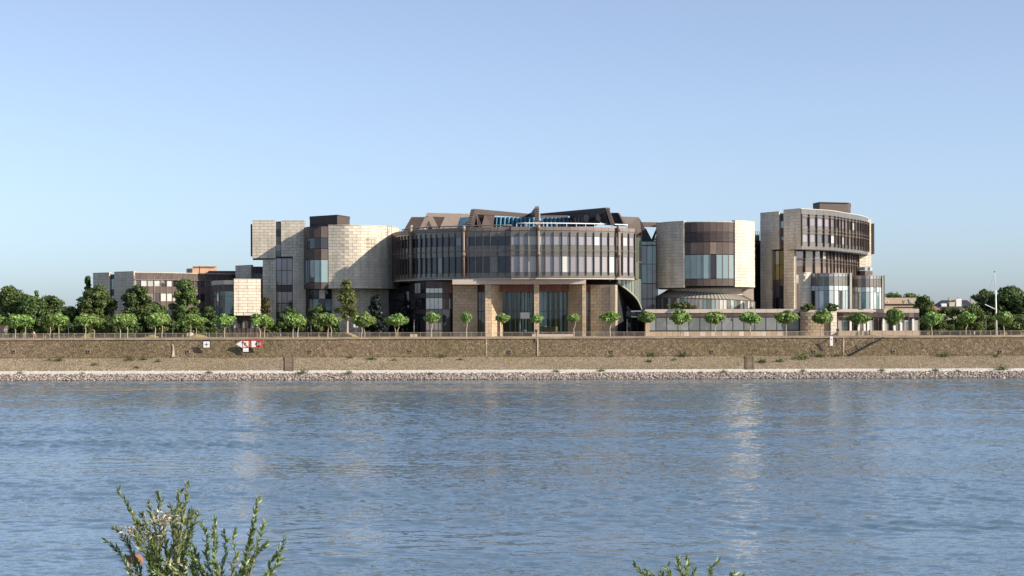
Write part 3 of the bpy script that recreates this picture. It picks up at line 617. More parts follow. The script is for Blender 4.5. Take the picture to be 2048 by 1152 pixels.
for px, wd, mt in ((1020, 0.35, STEEL), (1031, 0.2, CURT), (1038, 0.3, STEEL), (1046, 0.4, CURT), (1052, 0.3, CURT), (1060, 0.9, STEEL), (1086, 1.6, CURT), (1101, 0.3, CURT), (1112, 0.4, OCHRE), (1122, 0.4, CURT), (1131, 0.5, STEEL)):
    box('curtain', mt, (X(px, 365.5), 365.5, 14), (wd, 0.12, 11), 0, hall)
box('reception_counter', OCHRE, (X(1096, 365), 364.6, zb(659)), (4.2, 0.5, 1.1), 0, hall)
box('poster', WHITE, (X(1050, 362), 362.0, zb(631)), (2.0, 0.06, 1.35), 0, hall)
box('notice', WHITE, (X(1051, 362), 362.2, zb(661.5)), (0.55, 0.06, 0.3), 0, hall); box('notice', WHITE, (X(1113, 362), 362.2, zb(661.5)), (0.5, 0.06, 0.3), 0, hall)
box('entrance_step', SLAB, (X(1106, 353), 353.4, GZ + 0.25), (9.0, 2.0, 0.5), 0, hall)
# lower glazed drum on the left
l1 = smooth_path([P(819, 372), P(827, 365.5), P(838, 361.2), P(851.5, 358.6)]); zl = lambda y: Z(y, 359, 860)
facade(hall, l1.cuts(7), [(zl(586), zl(566), 'window_pane', [(G_BLIND, 1), (G_DARK, 2), (BRONZE_L, 1)], 0), (zl(596), zl(586.5), 'spandrel_panel', [(BRONZE_D, 2), (BRONZE, 1)], 0.02), (zl(618), zl(596.5), 'window_pane', [(G_BLIND, 1), (G_DARK, 3), (BRONZE_L, 1)], 0), (zl(628), zl(618.5), 'spandrel_panel', [(BRONZE_D, 1)], 0.02), (GZ, zl(628), 'window_pane', [(G_DARK, 1)], 0)], BRONZE_D, (GZ, zl(566)), 0.15, 0.1)
l2 = Path([P(852, 358.4), P(885, 358.4)]); l3 = Path([P(885.4, 358.4), P(905, 359.2)])
facade(hall, l2.cuts(4), [(zl(576), zl(563), 'spandrel_panel', [(BRONZE, 1)], 0.02), (zl(586), zl(576.5), 'window_pane', [(G_BR, 1)], 0), (zl(595.5), zl(586.5), 'spandrel_panel', [(OLIVE, 1)], 0.02), (zl(618), zl(596), 'window_pane', [(G_BR, 1)], 0), (zl(634), zl(618.5), 'spandrel_panel', [(OLIVE, 1)], 0.02), (zl(660), zl(634.5), 'window_pane', [(G_LAV, 1)], 0), (GZ, zl(660.5), 'spandrel_panel', [(OLIVE, 1)], 0)], STEEL_D, (GZ, zl(564)), 0.1, 0.08)
facade(hall, l3.cuts(3), [(zl(587), zl(563), 'spandrel_panel', [(BRONZE, 2), (RED, 1)], 0.02), (zl(596), zl(587.5), 'spandrel_panel', [(BRONZE_D, 1)], 0), (zl(618), zl(596.5), 'window_pane', [(G_MID, 2), (BRONZE, 1)], 0), (GZ, zl(618.5), 'window_pane', [(G_DARK, 1)], 0)], STEEL_D, (GZ, zl(564)), 0.08, 0.07)
core(hall, [(p.x, p.y) for p in l1.off(-.35).p] + [P(852, 358.9), P(885, 358.9), P(905, 359.7), P(905, 385), P(830, 385)], GZ, zh(558.2), name='lower_core')
core(hall, [P(905, 363), P(957, 361.6), P(1004, 375), P(1136, 375), P(1182, 361.6), P(1232, 361), P(1262, 372), P(1262, 395), P(905, 395)], GZ, zh(558.2), name='ground_floor_core')

# folded roof of the hall
for nm, pts, mt, bk in (
    ('roof_plate', [(806, 464, 384), (823, 434.5, 384), (826, 434, 384), (850, 434, 384), (850, 464, 384)], BRONZE, (0, 1.5, 0)),
    ('roof_plate', [(855, 425.5, 370), (938, 427.5, 374), (938, 436, 374), (855, 433, 370), (851, 433, 369.8)], ROOFTAN, (0, 1, 0)),       # top band
    ('roof_plate', [(838, 461, 369.5), (851, 433, 370), (858.5, 433, 370.2), (858.5, 440, 370.2), (847, 461, 369.8)], ROOFTAN, (0, 1, 0)),
    ('roof_plate', [(858.5, 433, 370.2), (866, 433, 370.5), (878.5, 459, 371), (866, 459, 370.5), (858.5, 441, 370.2)], ROOFTAN, (0, 1, 0)),
    ('roof_plate', [(891, 433, 371.7), (921, 435, 373.2), (914, 458, 372.9), (878.5, 459, 371)], ROOFTAN, (0, 1, 0)),
    ('roof_plate', [(850, 461, 375.5), (855, 434, 375.5), (935, 434, 377), (935, 459, 377)], BRONZE, (0, 0.8, 0)),
    ('roof_glazing', [(914, 458, 373.3), (921, 435, 373.3), (941, 434, 372.5), (937, 457, 372.5)], BLUEG, (0, 0.4, 0)),
    ('roof_edge_band', [(932, 455, 362), (943, 418, 362), (950, 417.5, 362), (942, 455, 362)], BRONZE_L, (0, 1.4, 0)),
    ('roof_plate', [(950, 417.5, 362.5), (1060, 427.5, 367), (1060, 434.5, 367), (950, 428.5, 362.5), (947, 430, 362.5)], BRONZE, (0, 1, 0)),
    ('roof_plate', [(942, 455, 362.5), (949, 427, 362.5), (953, 428.5, 362.6), (952.5, 435, 362.6), (948, 455, 362.6)], BRONZE, (0, 1, 0)),
    ('roof_plate', [(952.5, 429, 362.6), (956, 429, 362.8), (964, 450, 363), (961, 455, 363), (957, 455, 363)], BRONZE, (0, 1, 0)),
    ('roof_plate', [(970, 429, 363.4), (990, 430, 364.2), (986.5, 455, 364.2), (963, 455, 363)], BRONZE, (0, 1, 0)),
    ('roof_plate', [(946, 456, 366), (950, 429, 366), (990, 430, 366), (990, 456, 366)], BRONZE_D, (0, 0.6, 0)),
    ('roof_fin', [(1069.5, 455, 358), (1071, 412.5, 358), (1078.5, 412.5, 358), (1079.8, 455, 358)], BRONZE_L, (0, 3, 0)),
    ('roof_plate', [(1055, 428.5, 368), (1063, 425, 366), (1071.5, 413.5, 361), (1071.5, 434, 361), (1055, 435, 368)], BRONZE_D, (0, 1, 0)),
    ('roof_plate', [(1081, 427, 372), (1212, 415, 356.5), (1212, 424, 356.5), (1138, 430.5, 365.2), (1081, 431.5, 372)], BRONZE_D, (1, 1, 0)),
    ('roof_plate', [(1138, 430, 365.2), (1212, 423.5, 356.5), (1218, 450, 356.5), (1206, 450, 357.5), (1198, 437, 358.4), (1192, 446, 359), (1180, 453, 360.5), (1150, 453, 363.5)], BRONZE_D, (1, 1, 0)),
    ('roof_edge_band', [(1211.5, 415, 356), (1218.5, 415.5, 356), (1231, 450, 356), (1222, 450, 356)], BRONZE_L, (0, 1.4, 0)),
    ('roof_light_plate', [(1169, 431, 359.4), (1174, 428.5, 359), (1178, 433, 358.6), (1177.5, 441, 358.6), (1174.5, 447, 359), (1167, 440, 359.6)], ROOFTAN, (0, .3, 0)),
    ('roof_light_plate', [(1193.5, 430.5, 356.8), (1196, 427, 356.6), (1202, 435.5, 356.2), (1201.5, 437.5, 356.2), (1199, 446, 356.6), (1192, 437.5, 357)], ROOFTAN, (0, .3, 0)),
    ('roof_plate', [(1223, 425.5, 366), (1237, 425.5, 363), (1252, 452, 363), (1228, 452, 366)], BRONZE_D, (0, 1, 0)),
    ('roof_edge_band', [(1236.5, 425.3, 362.6), (1240, 427, 362.6), (1255, 452, 362.6), (1250, 452, 362.6)], BRONZE_L, (0, 1.2, 0)),
    ('roof_plate', [(1243, 433, 369), (1277, 434.2, 371), (1280, 437, 371), (1291, 458, 371), (1283, 466, 371), (1283, 482, 371), (1262, 482, 370), (1254, 452, 369)], BRONZE, (0, 1.2, 0)),
    ): plate(nm, pts, mt, hall, bk)
for i in range(22):                                    # standing seams on the sunlit roof plates
    px = 862 + i * 3.4; bar('roof_seam', BRONZE, P3(px, 427.2 + (px - 862) * 0.02, 370.1 + (px - 855) / 83 * 4), P3(px, (432.5 if px < 893 else 457) + (px - 862) * .02, 370.1 + (px - 855) / 83 * 4), 0.1, hall)
for i in range(8):
    k = i / 8; bar('roof_seam', BRONZE_D, P3(943 - 10.5 * k, 421 + 36 * k, 361.9), P3(950.5 - 8 * k, 421 + 36 * k, 361.9), 0.1, hall)
    bar('roof_seam', BRONZE_D, P3(1213 + 9.5 * k, 419 + 32 * k, 355.9), P3(1220 + 11 * k, 419 + 32 * k, 355.9), 0.08, hall)
    bar('roof_seam', BRONZE_D, P3(1070.5, 418 + 4.4 * i, 357.9), P3(1079, 418 + 4.4 * i, 357.9), 0.1, hall)
for i in range(10):                                    # zig-zag roof lights
    px = 990 + i * 8.2; a = P3(px, 434.5, 366); b_ = P3(px + 4.1, 433.5, 364.6); c = P3(px + 8.2, 434.5, 366)
    for p, q, in ((a, b_), (b_, c)):
        mesh_obj('roof_glazing', [p, q, q + Vector((-.15, -.6, -2.4)), p + Vector((-.15, -.6, -2.4))], [(0, 1, 2, 3)], BLUEG, hall)
for i in range(9):
    px = 1082 + i * 8.2; a = P3(px, 435, 366); b_ = P3(px + 4.1, 434, 364.6); c = P3(px + 8.2, 435, 366)
    for p, q, in ((a, b_), (b_, c)):
        mesh_obj('roof_glazing', [p, q, q + Vector((.15, -.6, -2.4)), p + Vector((.15, -.6, -2.4))], [(0, 1, 2, 3)], BLUEG, hall)
plate('roof_light_head', [(1081, 430.8, 363.8), (1139, 430.8, 363.8), (1135, 434.5, 363.8), (1081, 434.5, 363.8)], BRONZE_L, hall, (0, .8, 0))
for px, tl in ((1150, 4), (1157, 4), (1164, 4)): bar('roof_strut', BRONZE_L, P3(px, 436, 361.5), P3(px + tl, 453, 361.5), 0.28, hall)
core(hall, [(HC[0] + r_ * math.sin(R(t)), HC[1] - 3 - r_ * math.cos(R(t))) for t in range(0, 360, 15) for r_ in (12.5,)], zh(457), zh(433), BRONZE_D, 'inner_roof')
box('roof_hatch', WHITE, P3(853, 456, 371), (0.9, 0.3, 1.2), 0, hall, ry=0.3); box('roof_hatch', WHITE, P3(822, 457, 378), (0.35, 0.3, 1.6), 0, hall, ry=0.45)
# roof-terrace railings
def roof_rail(path, s0, s1, n, zr0, zr1, mat=WHITE, th=hall):
    q = [path.at(s0 + (s1 - s0) * i / n) for i in range(n + 1)]
    tube('roof_railing', [(p.x, p.y, zr1) for p in q], 0.13, mat, th, 5)
    for p in q: bar('railing_post', mat, (p.x, p.y, zr0), (p.x, p.y, zr1), 0.13, th)
rr = ra.off(-0.8); roof_rail(rr, 1.2, rr.len - 1.4, 12, zh(455), zh(446.2))
rl = la.off(-0.8); roof_rail(rl, rl.len * 0.25, rl.len - 0.3, 16, zh(455), zh(449.5), BRONZE_L)
# glazed stair sweeping down on the right
up = smooth_path([(1217, 561), (1240, 571), (1262, 587.5), (1275, 602), (1283.5, 621)], 6).p
lo = smooth_path([(1186, 561), (1213, 572), (1234, 590), (1244, 604), (1250, 621)], 6).p
n = len(up); Yu = lambda i: 361.2 + 4.0 * i / n; Yl = lambda i: 358.2 + 9.5 * i / n
v = [P3(p.x, p.y, Yu(i)) for i, p in enumerate(up)] + [P3(p.x, p.y, Yl(i) + 4) for i, p in enumerate(lo)]
v += [p + Vector((0, 0.6, 0.5)) for p in v]
f = [(i, i + 1, n + i + 1, n + i) for i in range(n - 1)] + [(2 * n + i, 3 * n + i, 3 * n + i + 1, 2 * n + i + 1) for i in range(n - 1)] + [(i, 2 * n + i, 2 * n + i + 1, i + 1) for i in range(n - 1)]
mesh_obj('stair_soffit', v, f, BRONZE_D, hall)
tube('stair_edge', [P3(p.x + 0.4, p.y - 1.2, Yu(i) - 0.1) for i, p in enumerate(up)], 0.2, GREENM, hall, 5)
tube('inner_edge', [P3(p.x, p.y, Yl(i) + 3.8) for i, p in enumerate(lo[:14])], 0.22, SLAB, hall, 5)
for i in range(1, n - 1):
    p, q = up[i], up[i + 1]
    a, b_ = P3(p.x, p.y - 1, Yu(i) + 0.1), P3(q.x, q.y - 1, Yu(i + 1) + 0.1); top = zh(556)
    mesh_obj('stair_pane', [a, b_, Vector((b_.x, b_.y, top)), Vector((a.x, a.y, top))], [(0, 1, 2, 3)], pick([(G_GREEN, 2), (G_BLUE, 1)]), hall)
    if i % 2: bar('stair_mullion', GREENM, a - Vector((0, .08, 0)), Vector((a.x, a.y - .08, top)), 0.1, hall)
c = Path([P(1271.5, 362.2), P(1278, 364.6), P(1283.5, 367.5)])
facade(hall, c.cuts(3), [(zh(520), zh(470), 'window_pane', [(G_GREEN, 1)], 0), (zh(556), zh(520.5), 'window_pane', [(G_GREEN, 1)], 0)], GREENM, (zh(556), zh(466)), 0.12, 0.1)
# dark entrance below the stair
c = Path([P(1236, 368.5), P(1287, 368.5)])
facade(hall, c.cuts(4), [(zb(622), zb(600), 'window_pane', [(G_DARK, 2), (G_MID, 1)], -0.3), (zb(634), zb(623), 'window_pane', [(G_LAV, 1)], 0), (GZ + .5, zb(634.5), 'window_pane', [(G_DARK, 1)], 0), (GZ, GZ + .5, 'plinth_panel', [(STONE_P, 1)], 0.1)], BRONZE, (GZ, zb(623)), 0.2, 0.14)

# ------------------------------------------------------------------ glass link between hall and cylinder tower
lk = thing('glass_link', 'narrow lavender glass link with triangular roof truss between round hall and cylinder tower', 'building', (X(1299, 372), 374, GZ))
YL = 371.0; zk = lambda y: Z(y, YL, 1299)
c = Path([P(1283.5, YL), P(1315.5, YL)])
facade(lk, c.cuts(3), [(zk(490), zk(483), 'window_pane', [(G_BLUE, 1)], 0), (zk(528), zk(491.5), 'window_pane', [(G_LAV, 1), (G_BLUE, 1)], 0), (zk(566.5), zk(528.4), 'window_pane', [(G_LAV, 1), (G_BLUE, 1)], 0), (zk(598), zk(567), 'window_pane', [(G_LAV, 1)], 0), (zk(625), zk(598.5), 'window_pane', [(G_LAV, 1)], 0), (GZ, zk(625.5), 'base_panel', [(BRONZE, 1)], 0)], STEEL_D, (zk(625), zk(481)), 0.14, 0.1)
for y in (482, 491, 567, 598): bar('transom', STEEL_D, (c.p[0].x, YL - .05, zk(y)), (c.p[1].x, YL - .05, zk(y)), 0.16, lk)
core(lk, [P(1284, YL + .3), P(1315, YL + .3), P(1315, YL + 12), P(1284, YL + 12)], GZ, zk(482))
for y in (505, 517, 529, 541, 552): bar('gallery_rail', WHITE, (c.p[0].x + .3, YL + .1, zk(y)), (c.p[1].x - .3, YL + .1, zk(y)), 0.06, lk)
plate('truss_plate', [(1283.5, 481, 372), (1283.5, 466, 372), (1292, 456, 372), (1303.5, 478, 372), (1303.5, 481, 372)], BRONZE_D, lk, (0, .6, 0))
plate('truss_plate', [(1303.8, 481, 372), (1303.8, 478, 372), (1314.5, 454, 372), (1316.5, 454, 372), (1309, 481, 372)], BRONZE_D, lk, (0, .6, 0))
plate('truss_plate', [(1309.5, 480.5, 371.8), (1316.5, 462, 371.8), (1316.5, 480.5, 371.8)], BRONZE_L, lk, (0, .6, 0))
plate('ridge_beam', [(1284, 444, 372.6), (1318, 444.5, 372.6), (1318, 454, 372.6), (1288.5, 453.5, 372.6)], BRONZE_L, lk, (0, .9, 0))

# ------------------------------------------------------------------ cylinder tower
cy = thing('cylinder_tower', 'cylindrical tower of cream stone with bronze and glass centre over a conical glass skirt', 'building', (X(1411, 370), 370, GZ))
CC = P(1411, 370.5); CR = 10.75; zc = lambda y: Z(y, 360.5, 1411)
sl_ = arc(*CC, CR + 0.25, -100, -31.6, 24); sr_ = arc(*CC, CR + 0.25, 29.2, 100, 24)
stone(cy, sl_, zc(575), zc(442.5), t=0.9); stone(cy, sr_, zc(574), zc(441.5), t=0.9)
gl = arc(*CC, CR, -31.6, 29.2, 8)
facade(cy, gl.cuts(8), [(zc(464), zc(444.5), 'spandrel_panel', [(BRONZE, 2), (BRONZE_L, 1)], 0), (zc(484), zc(464.5), 'louvre_panel', [(BRONZE, 1)], -0.02), (zc(508.5), zc(484.5), 'spandrel_panel', [(BRONZE, 2), (BRONZE_L, 1)], 0), (zc(557.5), zc(509.5), 'window_pane', [(G_BLUE, 6), (G_DARK, 1)], -0.05), (zc(572), zc(558), 'spandrel_panel', [(BRONZE, 1)], 0)], BRONZE_L, (zc(557.5), zc(509)), 0.1, 0.1)
wall_mesh('roof_edge', gl, zc(444.5), zc(443.3), 0.4, COPING, cy, off=0.05)
for j in range(7): wall_mesh('louvre_slat', gl.off(0.05), zc(483 - j * 2.7), zc(482.2 - j * 2.7), 0.1, BRONZE_D, cy)
core(cy, [(CC[0] + (CR - .75) * math.sin(R(t)), CC[1] - (CR - .75) * math.cos(R(t))) for t in range(0, 360, 10)], zc(575.5), zc(443.5))
prism('drum_soffit', [(CC[0] + (CR - .1) * math.sin(R(t)), CC[1] - (CR - .1) * math.cos(R(t))) for t in range(0, 360, 10)], zc(576.5), zc(575.6), BRONZE_D, cy)
nk = arc(*CC, 8.3, -95, 95, 28); stone(cy, nk, 12, zc(576.5), cope=False, name='neck_wall')
nseg = 40; SKIRT = surf('pale_lead_sheet', (0.36, 0.33, 0.27), .55, var=.08)
top = []; bot = []; foot = []
for i in range(nseg + 1):
    t = -92 + 184 * i / nseg; k = i / nseg
    s, c_ = math.sin(R(t)), math.cos(R(t))
    top.append(Vector((CC[0] + 8.45 * s, CC[1] - 8.45 * c_, zc(578) + (zc(592) - zc(578)) * k)))
    zb_ = zc(592) + (zc(604) - zc(592)) * k
    bot.append(Vector((CC[0] + 11.0 * s, CC[1] - 11.0 * c_, zb_))); foot.append(Vector((CC[0] + 11.0 * s, CC[1] - 11.0 * c_, 12.5)))
for i in range(nseg):
    mesh_obj('skirt_roof_panel', [bot[i], bot[i + 1], top[i + 1], top[i]], [(0, 1, 2, 3)], pick([(SKIRT, 1)]), cy)
    mesh_obj('skirt_pane', [foot[i], foot[i + 1], bot[i + 1], bot[i]], [(0, 1, 2, 3)], pick([(G_BLUE, 1), (G_BLIND, 2), (G_GREEN, 1)]) if i > 12 else pick([(G_BLUE, 1), (G_MID, 2)]), cy)
    bar('skirt_rib', BRONZE, bot[i] * 1.0, top[i] * 1.0, 0.12, cy); bar('skirt_mullion', BRONZE, foot[i], bot[i], 0.09, cy)
tube('skirt_gutter', bot, 0.1, BRONZE, cy, 5)
plate('flank_wall', [(1485, 576, 374), (1507.5, 576, 374), (1507.5, 606, 374), (1500, 603, 374), (1485, 590, 374)], SLAB, cy, (0, .6, 0))
SHIFT = 12.0
def P(px, Y): return P0(px, Y + SHIFT)
dl = thing('dark_link', 'narrow dark glazed link with rooftop rail cage between cylinder tower and office tower', 'building', (X(1514, 390), 392, GZ))
c = Path([P(1506, 378), P(1521.5, 378)]); zd = lambda y: Z(y, 390, 1514)
facade(dl, c.cuts(2), [(zd(490), zd(481), 'spandrel_panel', [(BRONZE_D, 1)], 0), (zd(512), zd(490.5), 'window_pane', [(G_DARK, 1)], 0), (zd(560), zd(512.5), 'window_pane', [(G_DARK, 1)], 0), (GZ, zd(560.5), 'window_pane', [(G_DARK, 1)], 0)], BRONZE_D, (GZ, zd(482)), 0.12, 0.1)
core(dl, [P(1506, 378.4), P(1521, 378.4), P(1521, 392), P(1506, 392)], GZ, zd(481))
for k in range(4):
    x = X(1507.5 + k * 4, 390); bar('cage_post', STEEL, (x, 390.4, zd(481)), (x, 390.4, zd(463)), 0.1, dl)
for y in (463.5, 469, 475): bar('cage_rail', STEEL, (X(1507, 390), 390.4, zd(y)), (X(1520.5, 390), 390.4, zd(y)), 0.08, dl)
box('roof_unit', STEEL, (X(1514, 393), 393, zd(475)), (1.2, 1, 1.4), 0, dl)

# ------------------------------------------------------------------ office tower on the right
ot = thing('office_tower', 'tall office tower with two shaded stone slabs and a curved front of finned windows', 'building', (X(1620, 380), 384, GZ))
oy = lambda px: 369 - (px - 1521) / 81 * 12.5
zo = lambda y: Z(y, 356.5 + SHIFT, 1602)
ztop = zo(417.5)
stone(ot, Path([P(1521, oy(1521)), P(1558.5, oy(1558.5))]), GZ, ztop - 0.25) if False else None
pa, pb_, pc, pd = P(1521, oy(1521)), P(1543.5, oy(1543.5)), P(1558.8, oy(1558.8)), P(1567.5, oy(1567.5))
stone(ot, Path([pa, pb_]), GZ, zo(496), cope=False); stone(ot, Path([pa, pc]), zo(496), ztop - 0.25)
stone(ot, Path([pd, P(1602, 356.5)]), zo(499), ztop); stone(ot, Path([pd, P(1588.5, oy(1588.5))]), GZ, zo(499), cope=False)
sb = Path([P(1559, oy(1559) + .6), P(1567.2, oy(1567.2) + .6)])
facade(ot, sb.cuts(1), [(zo(438), zo(423), 'spandrel_panel', [(BRONZE_D, 1)], 0), (zo(453), zo(438.5), 'window_pane', [(G_BLUE, 1)], 0), (zo(470), zo(453.5), 'spandrel_panel', [(BRONZE, 1)], 0), (zo(485), zo(470.5), 'window_pane', [(G_MID, 1)], 0), (zo(496), zo(485.5), 'spandrel_panel', [(BRONZE, 1)], 0)])
sb = Path([P(1543.8, oy(1543.8) + .5), P(1567.2, oy(1567.2) + .5)])
GAMB = glass('glazing_amber', (1, .95, .8), (0.3, 0.24, 0.1), ior=1.6, var=0.4)
facade(ot, sb.cuts(3), [(zo(527), zo(499), 'window_pane', [(GAMB, 2), (G_BLIND, 1)], 0), (zo(558), zo(527.5), 'window_pane', [(GAMB, 2), (G_BLIND, 1)], 0), (zo(571), zo(558.5), 'spandrel_panel', [(BRONZE, 1)], 0.03), (zo(595), zo(571.5), 'window_pane', [(G_MID, 1), (G_DARK, 1)], 0), (GZ, zo(595.5), 'window_pane', [(G_DARK, 2), (G_MID, 1)], 0)], BRONZE_D, (GZ, zo(498)), 0.14, 0.1)
of = smooth_path([P(1603, 356.4), P(1660, 362.7), P(1688, 371), P(1719, 381), P(1736.5, 391)])
oc = of.cuts(17); WO = [(G_MID, 3), (G_LAV, 2), (G_BLIND, 1)]
facade(ot, oc, [(zo(429), zo(418), 'parapet_panel', [(OLIVE, 1)], 0.05), (zo(435), zo(429.3), 'frieze_panel', [(OLIVE, 1)], 0), (zo(451), zo(435), 'window_pane', WO, -0.06), (zo(468), zo(451), 'spandrel_panel', [(OLIVE, 1)], 0), (zo(484), zo(468), 'window_pane', WO, -0.06), (zo(498.5), zo(484), 'spandrel_panel', [(OLIVE, 1)], 0.02)], BRONZE, (zo(492), zo(428)), 0.42, 0.2)
for y in (433, 459, 466): q = of.off(0.55).p; tube('sunshade_rail', [(p.x, p.y, zo(y)) for p in q], 0.045, BRONZE_L, ot, 4)
wall_mesh('roof_edge', of, zo(418), zo(416.8), 0.5, COPING, ot, off=0.1)
prism('overhang_soffit', [(p.x, p.y) for p in of.off(-0.12).p] + [(p.x, p.y) for p in reversed(of.off(-4).p)], zo(499.6), zo(498.6), BRONZE_D, ot)
ol = smooth_path([P(1590, 361.2), P(1640, 364), P(1668, 371), P(1695, 381), P(1716, 391)])
facade(ot, ol.cuts(15), [(zo(516), zo(500), 'window_pane', WO, -0.05), (zo(531), zo(516), 'spandrel_panel', [(OLIVE, 1)], 0), (zo(548), zo(531), 'spandrel_panel', [(BRONZE_L, 1), (BRONZE, 1)], 0), (zo(566), zo(548), 'window_pane', WO, -0.05), (GZ, zo(566), 'spandrel_panel', [(BRONZE, 1)], 0)], BRONZE, (GZ, zo(500)), 0.45, 0.2)
for y in (516, 523): q = ol.off(0.5).p; tube('sunshade_rail', [(p.x, p.y, zo(y)) for p in q], 0.04, BRONZE_L, ot, 4)
core(ot, [(pa[0] + .5, pa[1] + .6), (P(1602, 357.4))] + [(p.x, p.y) for p in of.off(-.3).p][2:] + [P(1742, 400), P(1521, 395)], zo(499.4), ztop - .6)
core(ot, [(pa[0] + .5, pa[1] + .7), P(1589, 361.9)] + [(p.x, p.y) for p in ol.off(-.3).p][2:] + [P(1716, 400), P(1521, 395)], GZ, zo(499.4), name='lower_core')
stone(ot, Path([P(1732, 392.5), P(1743, 393)]), Z(533, 404, 1738), Z(438, 404, 1738)); box('side_fin', BRONZE, (X(1744.5, 407), 408, Z(478, 407, 1744)), (0.5, 5, 7.5), 0, ot)
stone(ot, Path([P(1714, 391.6), P(1732.5, 392.2)]), Z(534, 403, 1722), Z(511, 403, 1722), cope=False)
bp_ = smooth_path([P(1714, 390), P(1728, 387.5), P(1745, 392)]); facade(ot, bp_.cuts(5), [(Z(541, 401, 1730), Z(534.5, 401, 1730), 'window_pane', [(G_BLIND, 1), (G_DARK, 1)], 0), (Z(556, 401, 1730), Z(541.5, 401, 1730), 'balcony_panel', [(BRONZE, 1)], 0.05)])
prism('plant_room', [P(1627, 378), P(1640, 373.5), P(1697, 376), P(1702, 380), P(1702, 392), P(1627, 392)], ztop - .8, Z(406.5, 388, 1665), BRONZE, ot)
prism('plant_room_roof', [P(1626.5, 378), P(1640, 373.2), P(1697.5, 375.7), P(1702.5, 380), P(1702.5, 392), P(1626.5, 392)], Z(406.5, 388, 1665), Z(405.4, 388, 1665), BRONZE_D, ot)
# glazed bays in front of the office tower
P = P0
zg = lambda y: Z(y, 353, 1680)
def glazed_bay(name, label, px0, px1, ytop, yband, Ya, bulge, n):
    t = thing(name, label, 'building', (X((px0 + px1) / 2, Ya), Ya + 2, 13.6), 'glazed bays on the terrace')
    path = smooth_path([P(px0, Ya + 1.2), P(px0 + (px1 - px0) * .3, Ya - bulge * .8), P(px0 + (px1 - px0) * .62, Ya - bulge), P(px1, Ya + 0.9)])
    facade(t, path.cuts(n), [(zg(ytop + 7), zg(ytop + .5), 'frieze_pane', [(G_LAV, 2), (G_BLUE, 1)], 0), (zg(yband), zg(ytop + 7.3), 'spandrel_panel', [(OLIVE, 1)], 0), (zg(yband + 10), zg(yband + .4), 'window_pane', [(G_BLIND2, 4), (G_BLUE, 1)], 0), (13.6, zg(yband + 10.4), 'window_pane', [(G_BLIND2, 4), (G_BLUE, 1), (G_CLR, 1)], 0)], STEEL, (13.6, zg(ytop + .5)), 0.14, 0.08)
    wall_mesh('roof_edge', path, zg(ytop + .5), zg(ytop - .4), 0.4, STEEL, t, off=0.05)
    inner = path.off(-0.4)
    for i in range(n * 3):                                  # hanging vertical blinds
        if rnd.random() < 0.93:
            a, b_ = inner.at(inner.len * i / (n * 3)), inner.at(inner.len * (i + .9) / (n * 3)); panel('blind', CURT if rnd.random() < .75 else WHITE, a, b_, 13.8, zg(yband + .5), 0.05, rnd.uniform(-.1, .1), t)
    prism('bay_floor', [(p.x, p.y) for p in path.off(-.2).p] + [P(px1, Ya + 7), P(px0, Ya + 7)], 13.5, 13.75, SLAB, t)
    prism('bay_roof', [(p.x, p.y) for p in path.off(-.2).p] + [P(px1, Ya + 7), P(px0, Ya + 7)], zg(yband), zg(ytop + 1), OLIVE, t)
    return t
g1 = glazed_bay('glazed_bay', 'left of two curved glass bays with white blinds before the office tower', 1623, 1699, 546.5, 571, 353.5, 1.7, 9)
g2 = glazed_bay('glazed_bay', 'right of two curved glass bays with white blinds before the office tower', 1704, 1764, 551, 574, 355.5, 1.6, 9)
stone(g1, smooth_path([P(1597, 358), P(1600, 355.2), P(1609, 353.8), P(1622, 354.6)]), 13.6, zg(545.5), name='stone_pier', bl=0.75)
box('bay_pier', COPING, (X(1701.3, 354.2), 354.4, (13.6 + zg(545.5)) / 2), (0.45, 1.2, zg(545.5) - 13.6), 0, g1); box('bay_pier', COPING, (X(1765.2, 356.4), 356.6, (13.6 + zg(551)) / 2), (0.25, 1.0, zg(551) - 13.6), 0, g2)
box('back_wall', OLIVE, (X(1662, 362), 361.6, 17.5), (9, .3, 7.6), 0, g1); box('back_wall', OLIVE, (X(1736, 363), 363.2, 17.4), (7.4, .3, 7.4), 0, g2)

# ------------------------------------------------------------------ low terrace pavilion along the promenade
tp = thing('terrace_pavilion', 'long low glass pavilion with brown fascia and terrace roof below the cylinder tower', 'building', (X(1445, 352), 354, GZ))
YP = 351.0; zq = lambda y: Z(y, YP, 1445)
c = Path([P(1290, YP), P(1598, YP)])
facade(tp, c.cuts(14), [(zq(661), zq(634), 'window_pane', [(G_GREY, 1)], 0), (zq(634), zq(626), 'fascia_panel', [(BRONZE, 1)], 0.15), (zq(626), zq(618), 'parapet_panel', [(SLAB, 1)], 0.25)], STEEL_D, (zq(661), zq(634.5)), 0.1, 0.09)
bar('sill', STEEL_D, (c.p[0].x, YP - .08, zq(661.3)), (c.p[1].x, YP - .08, zq(661.3)), 0.2, tp)
facade(tp, c.off(0.1).cuts(28), [(GZ, zq(662), 'base_stone', [(STONE_P, 2), (STONE, 1)], 0)])
for px in (1433, 1459, 1492, 1521): box('inner_column', COPING, (X(px, 352), 351.5, (GZ + zq(634)) / 2), (0.3, 0.2, zq(634) - GZ), 0, tp)
box('end_pier', STONE_P, (X(1294.5, 350.5), 350.7, (GZ + zq(636)) / 2), (0.9, 0.8, zq(636) - GZ), 0, tp)
prism('terrace_deck', [P(1288, YP + .1), P(1600, YP + .1), P(1770, 353), P(1770, 400), P(1500, 400), P(1283, 372)], 13.1, 13.5, SLAB, tp)
core(tp, [P(1289, YP + .4), P(1598, YP + .4), P(1598, 358), P(1289, 358)], GZ, 13.1)
sbay = thing('stone_bay', 'brown stone bay with lit corner pier between the two low glass pavilions', 'building', (X(1635, 350), 351, GZ))
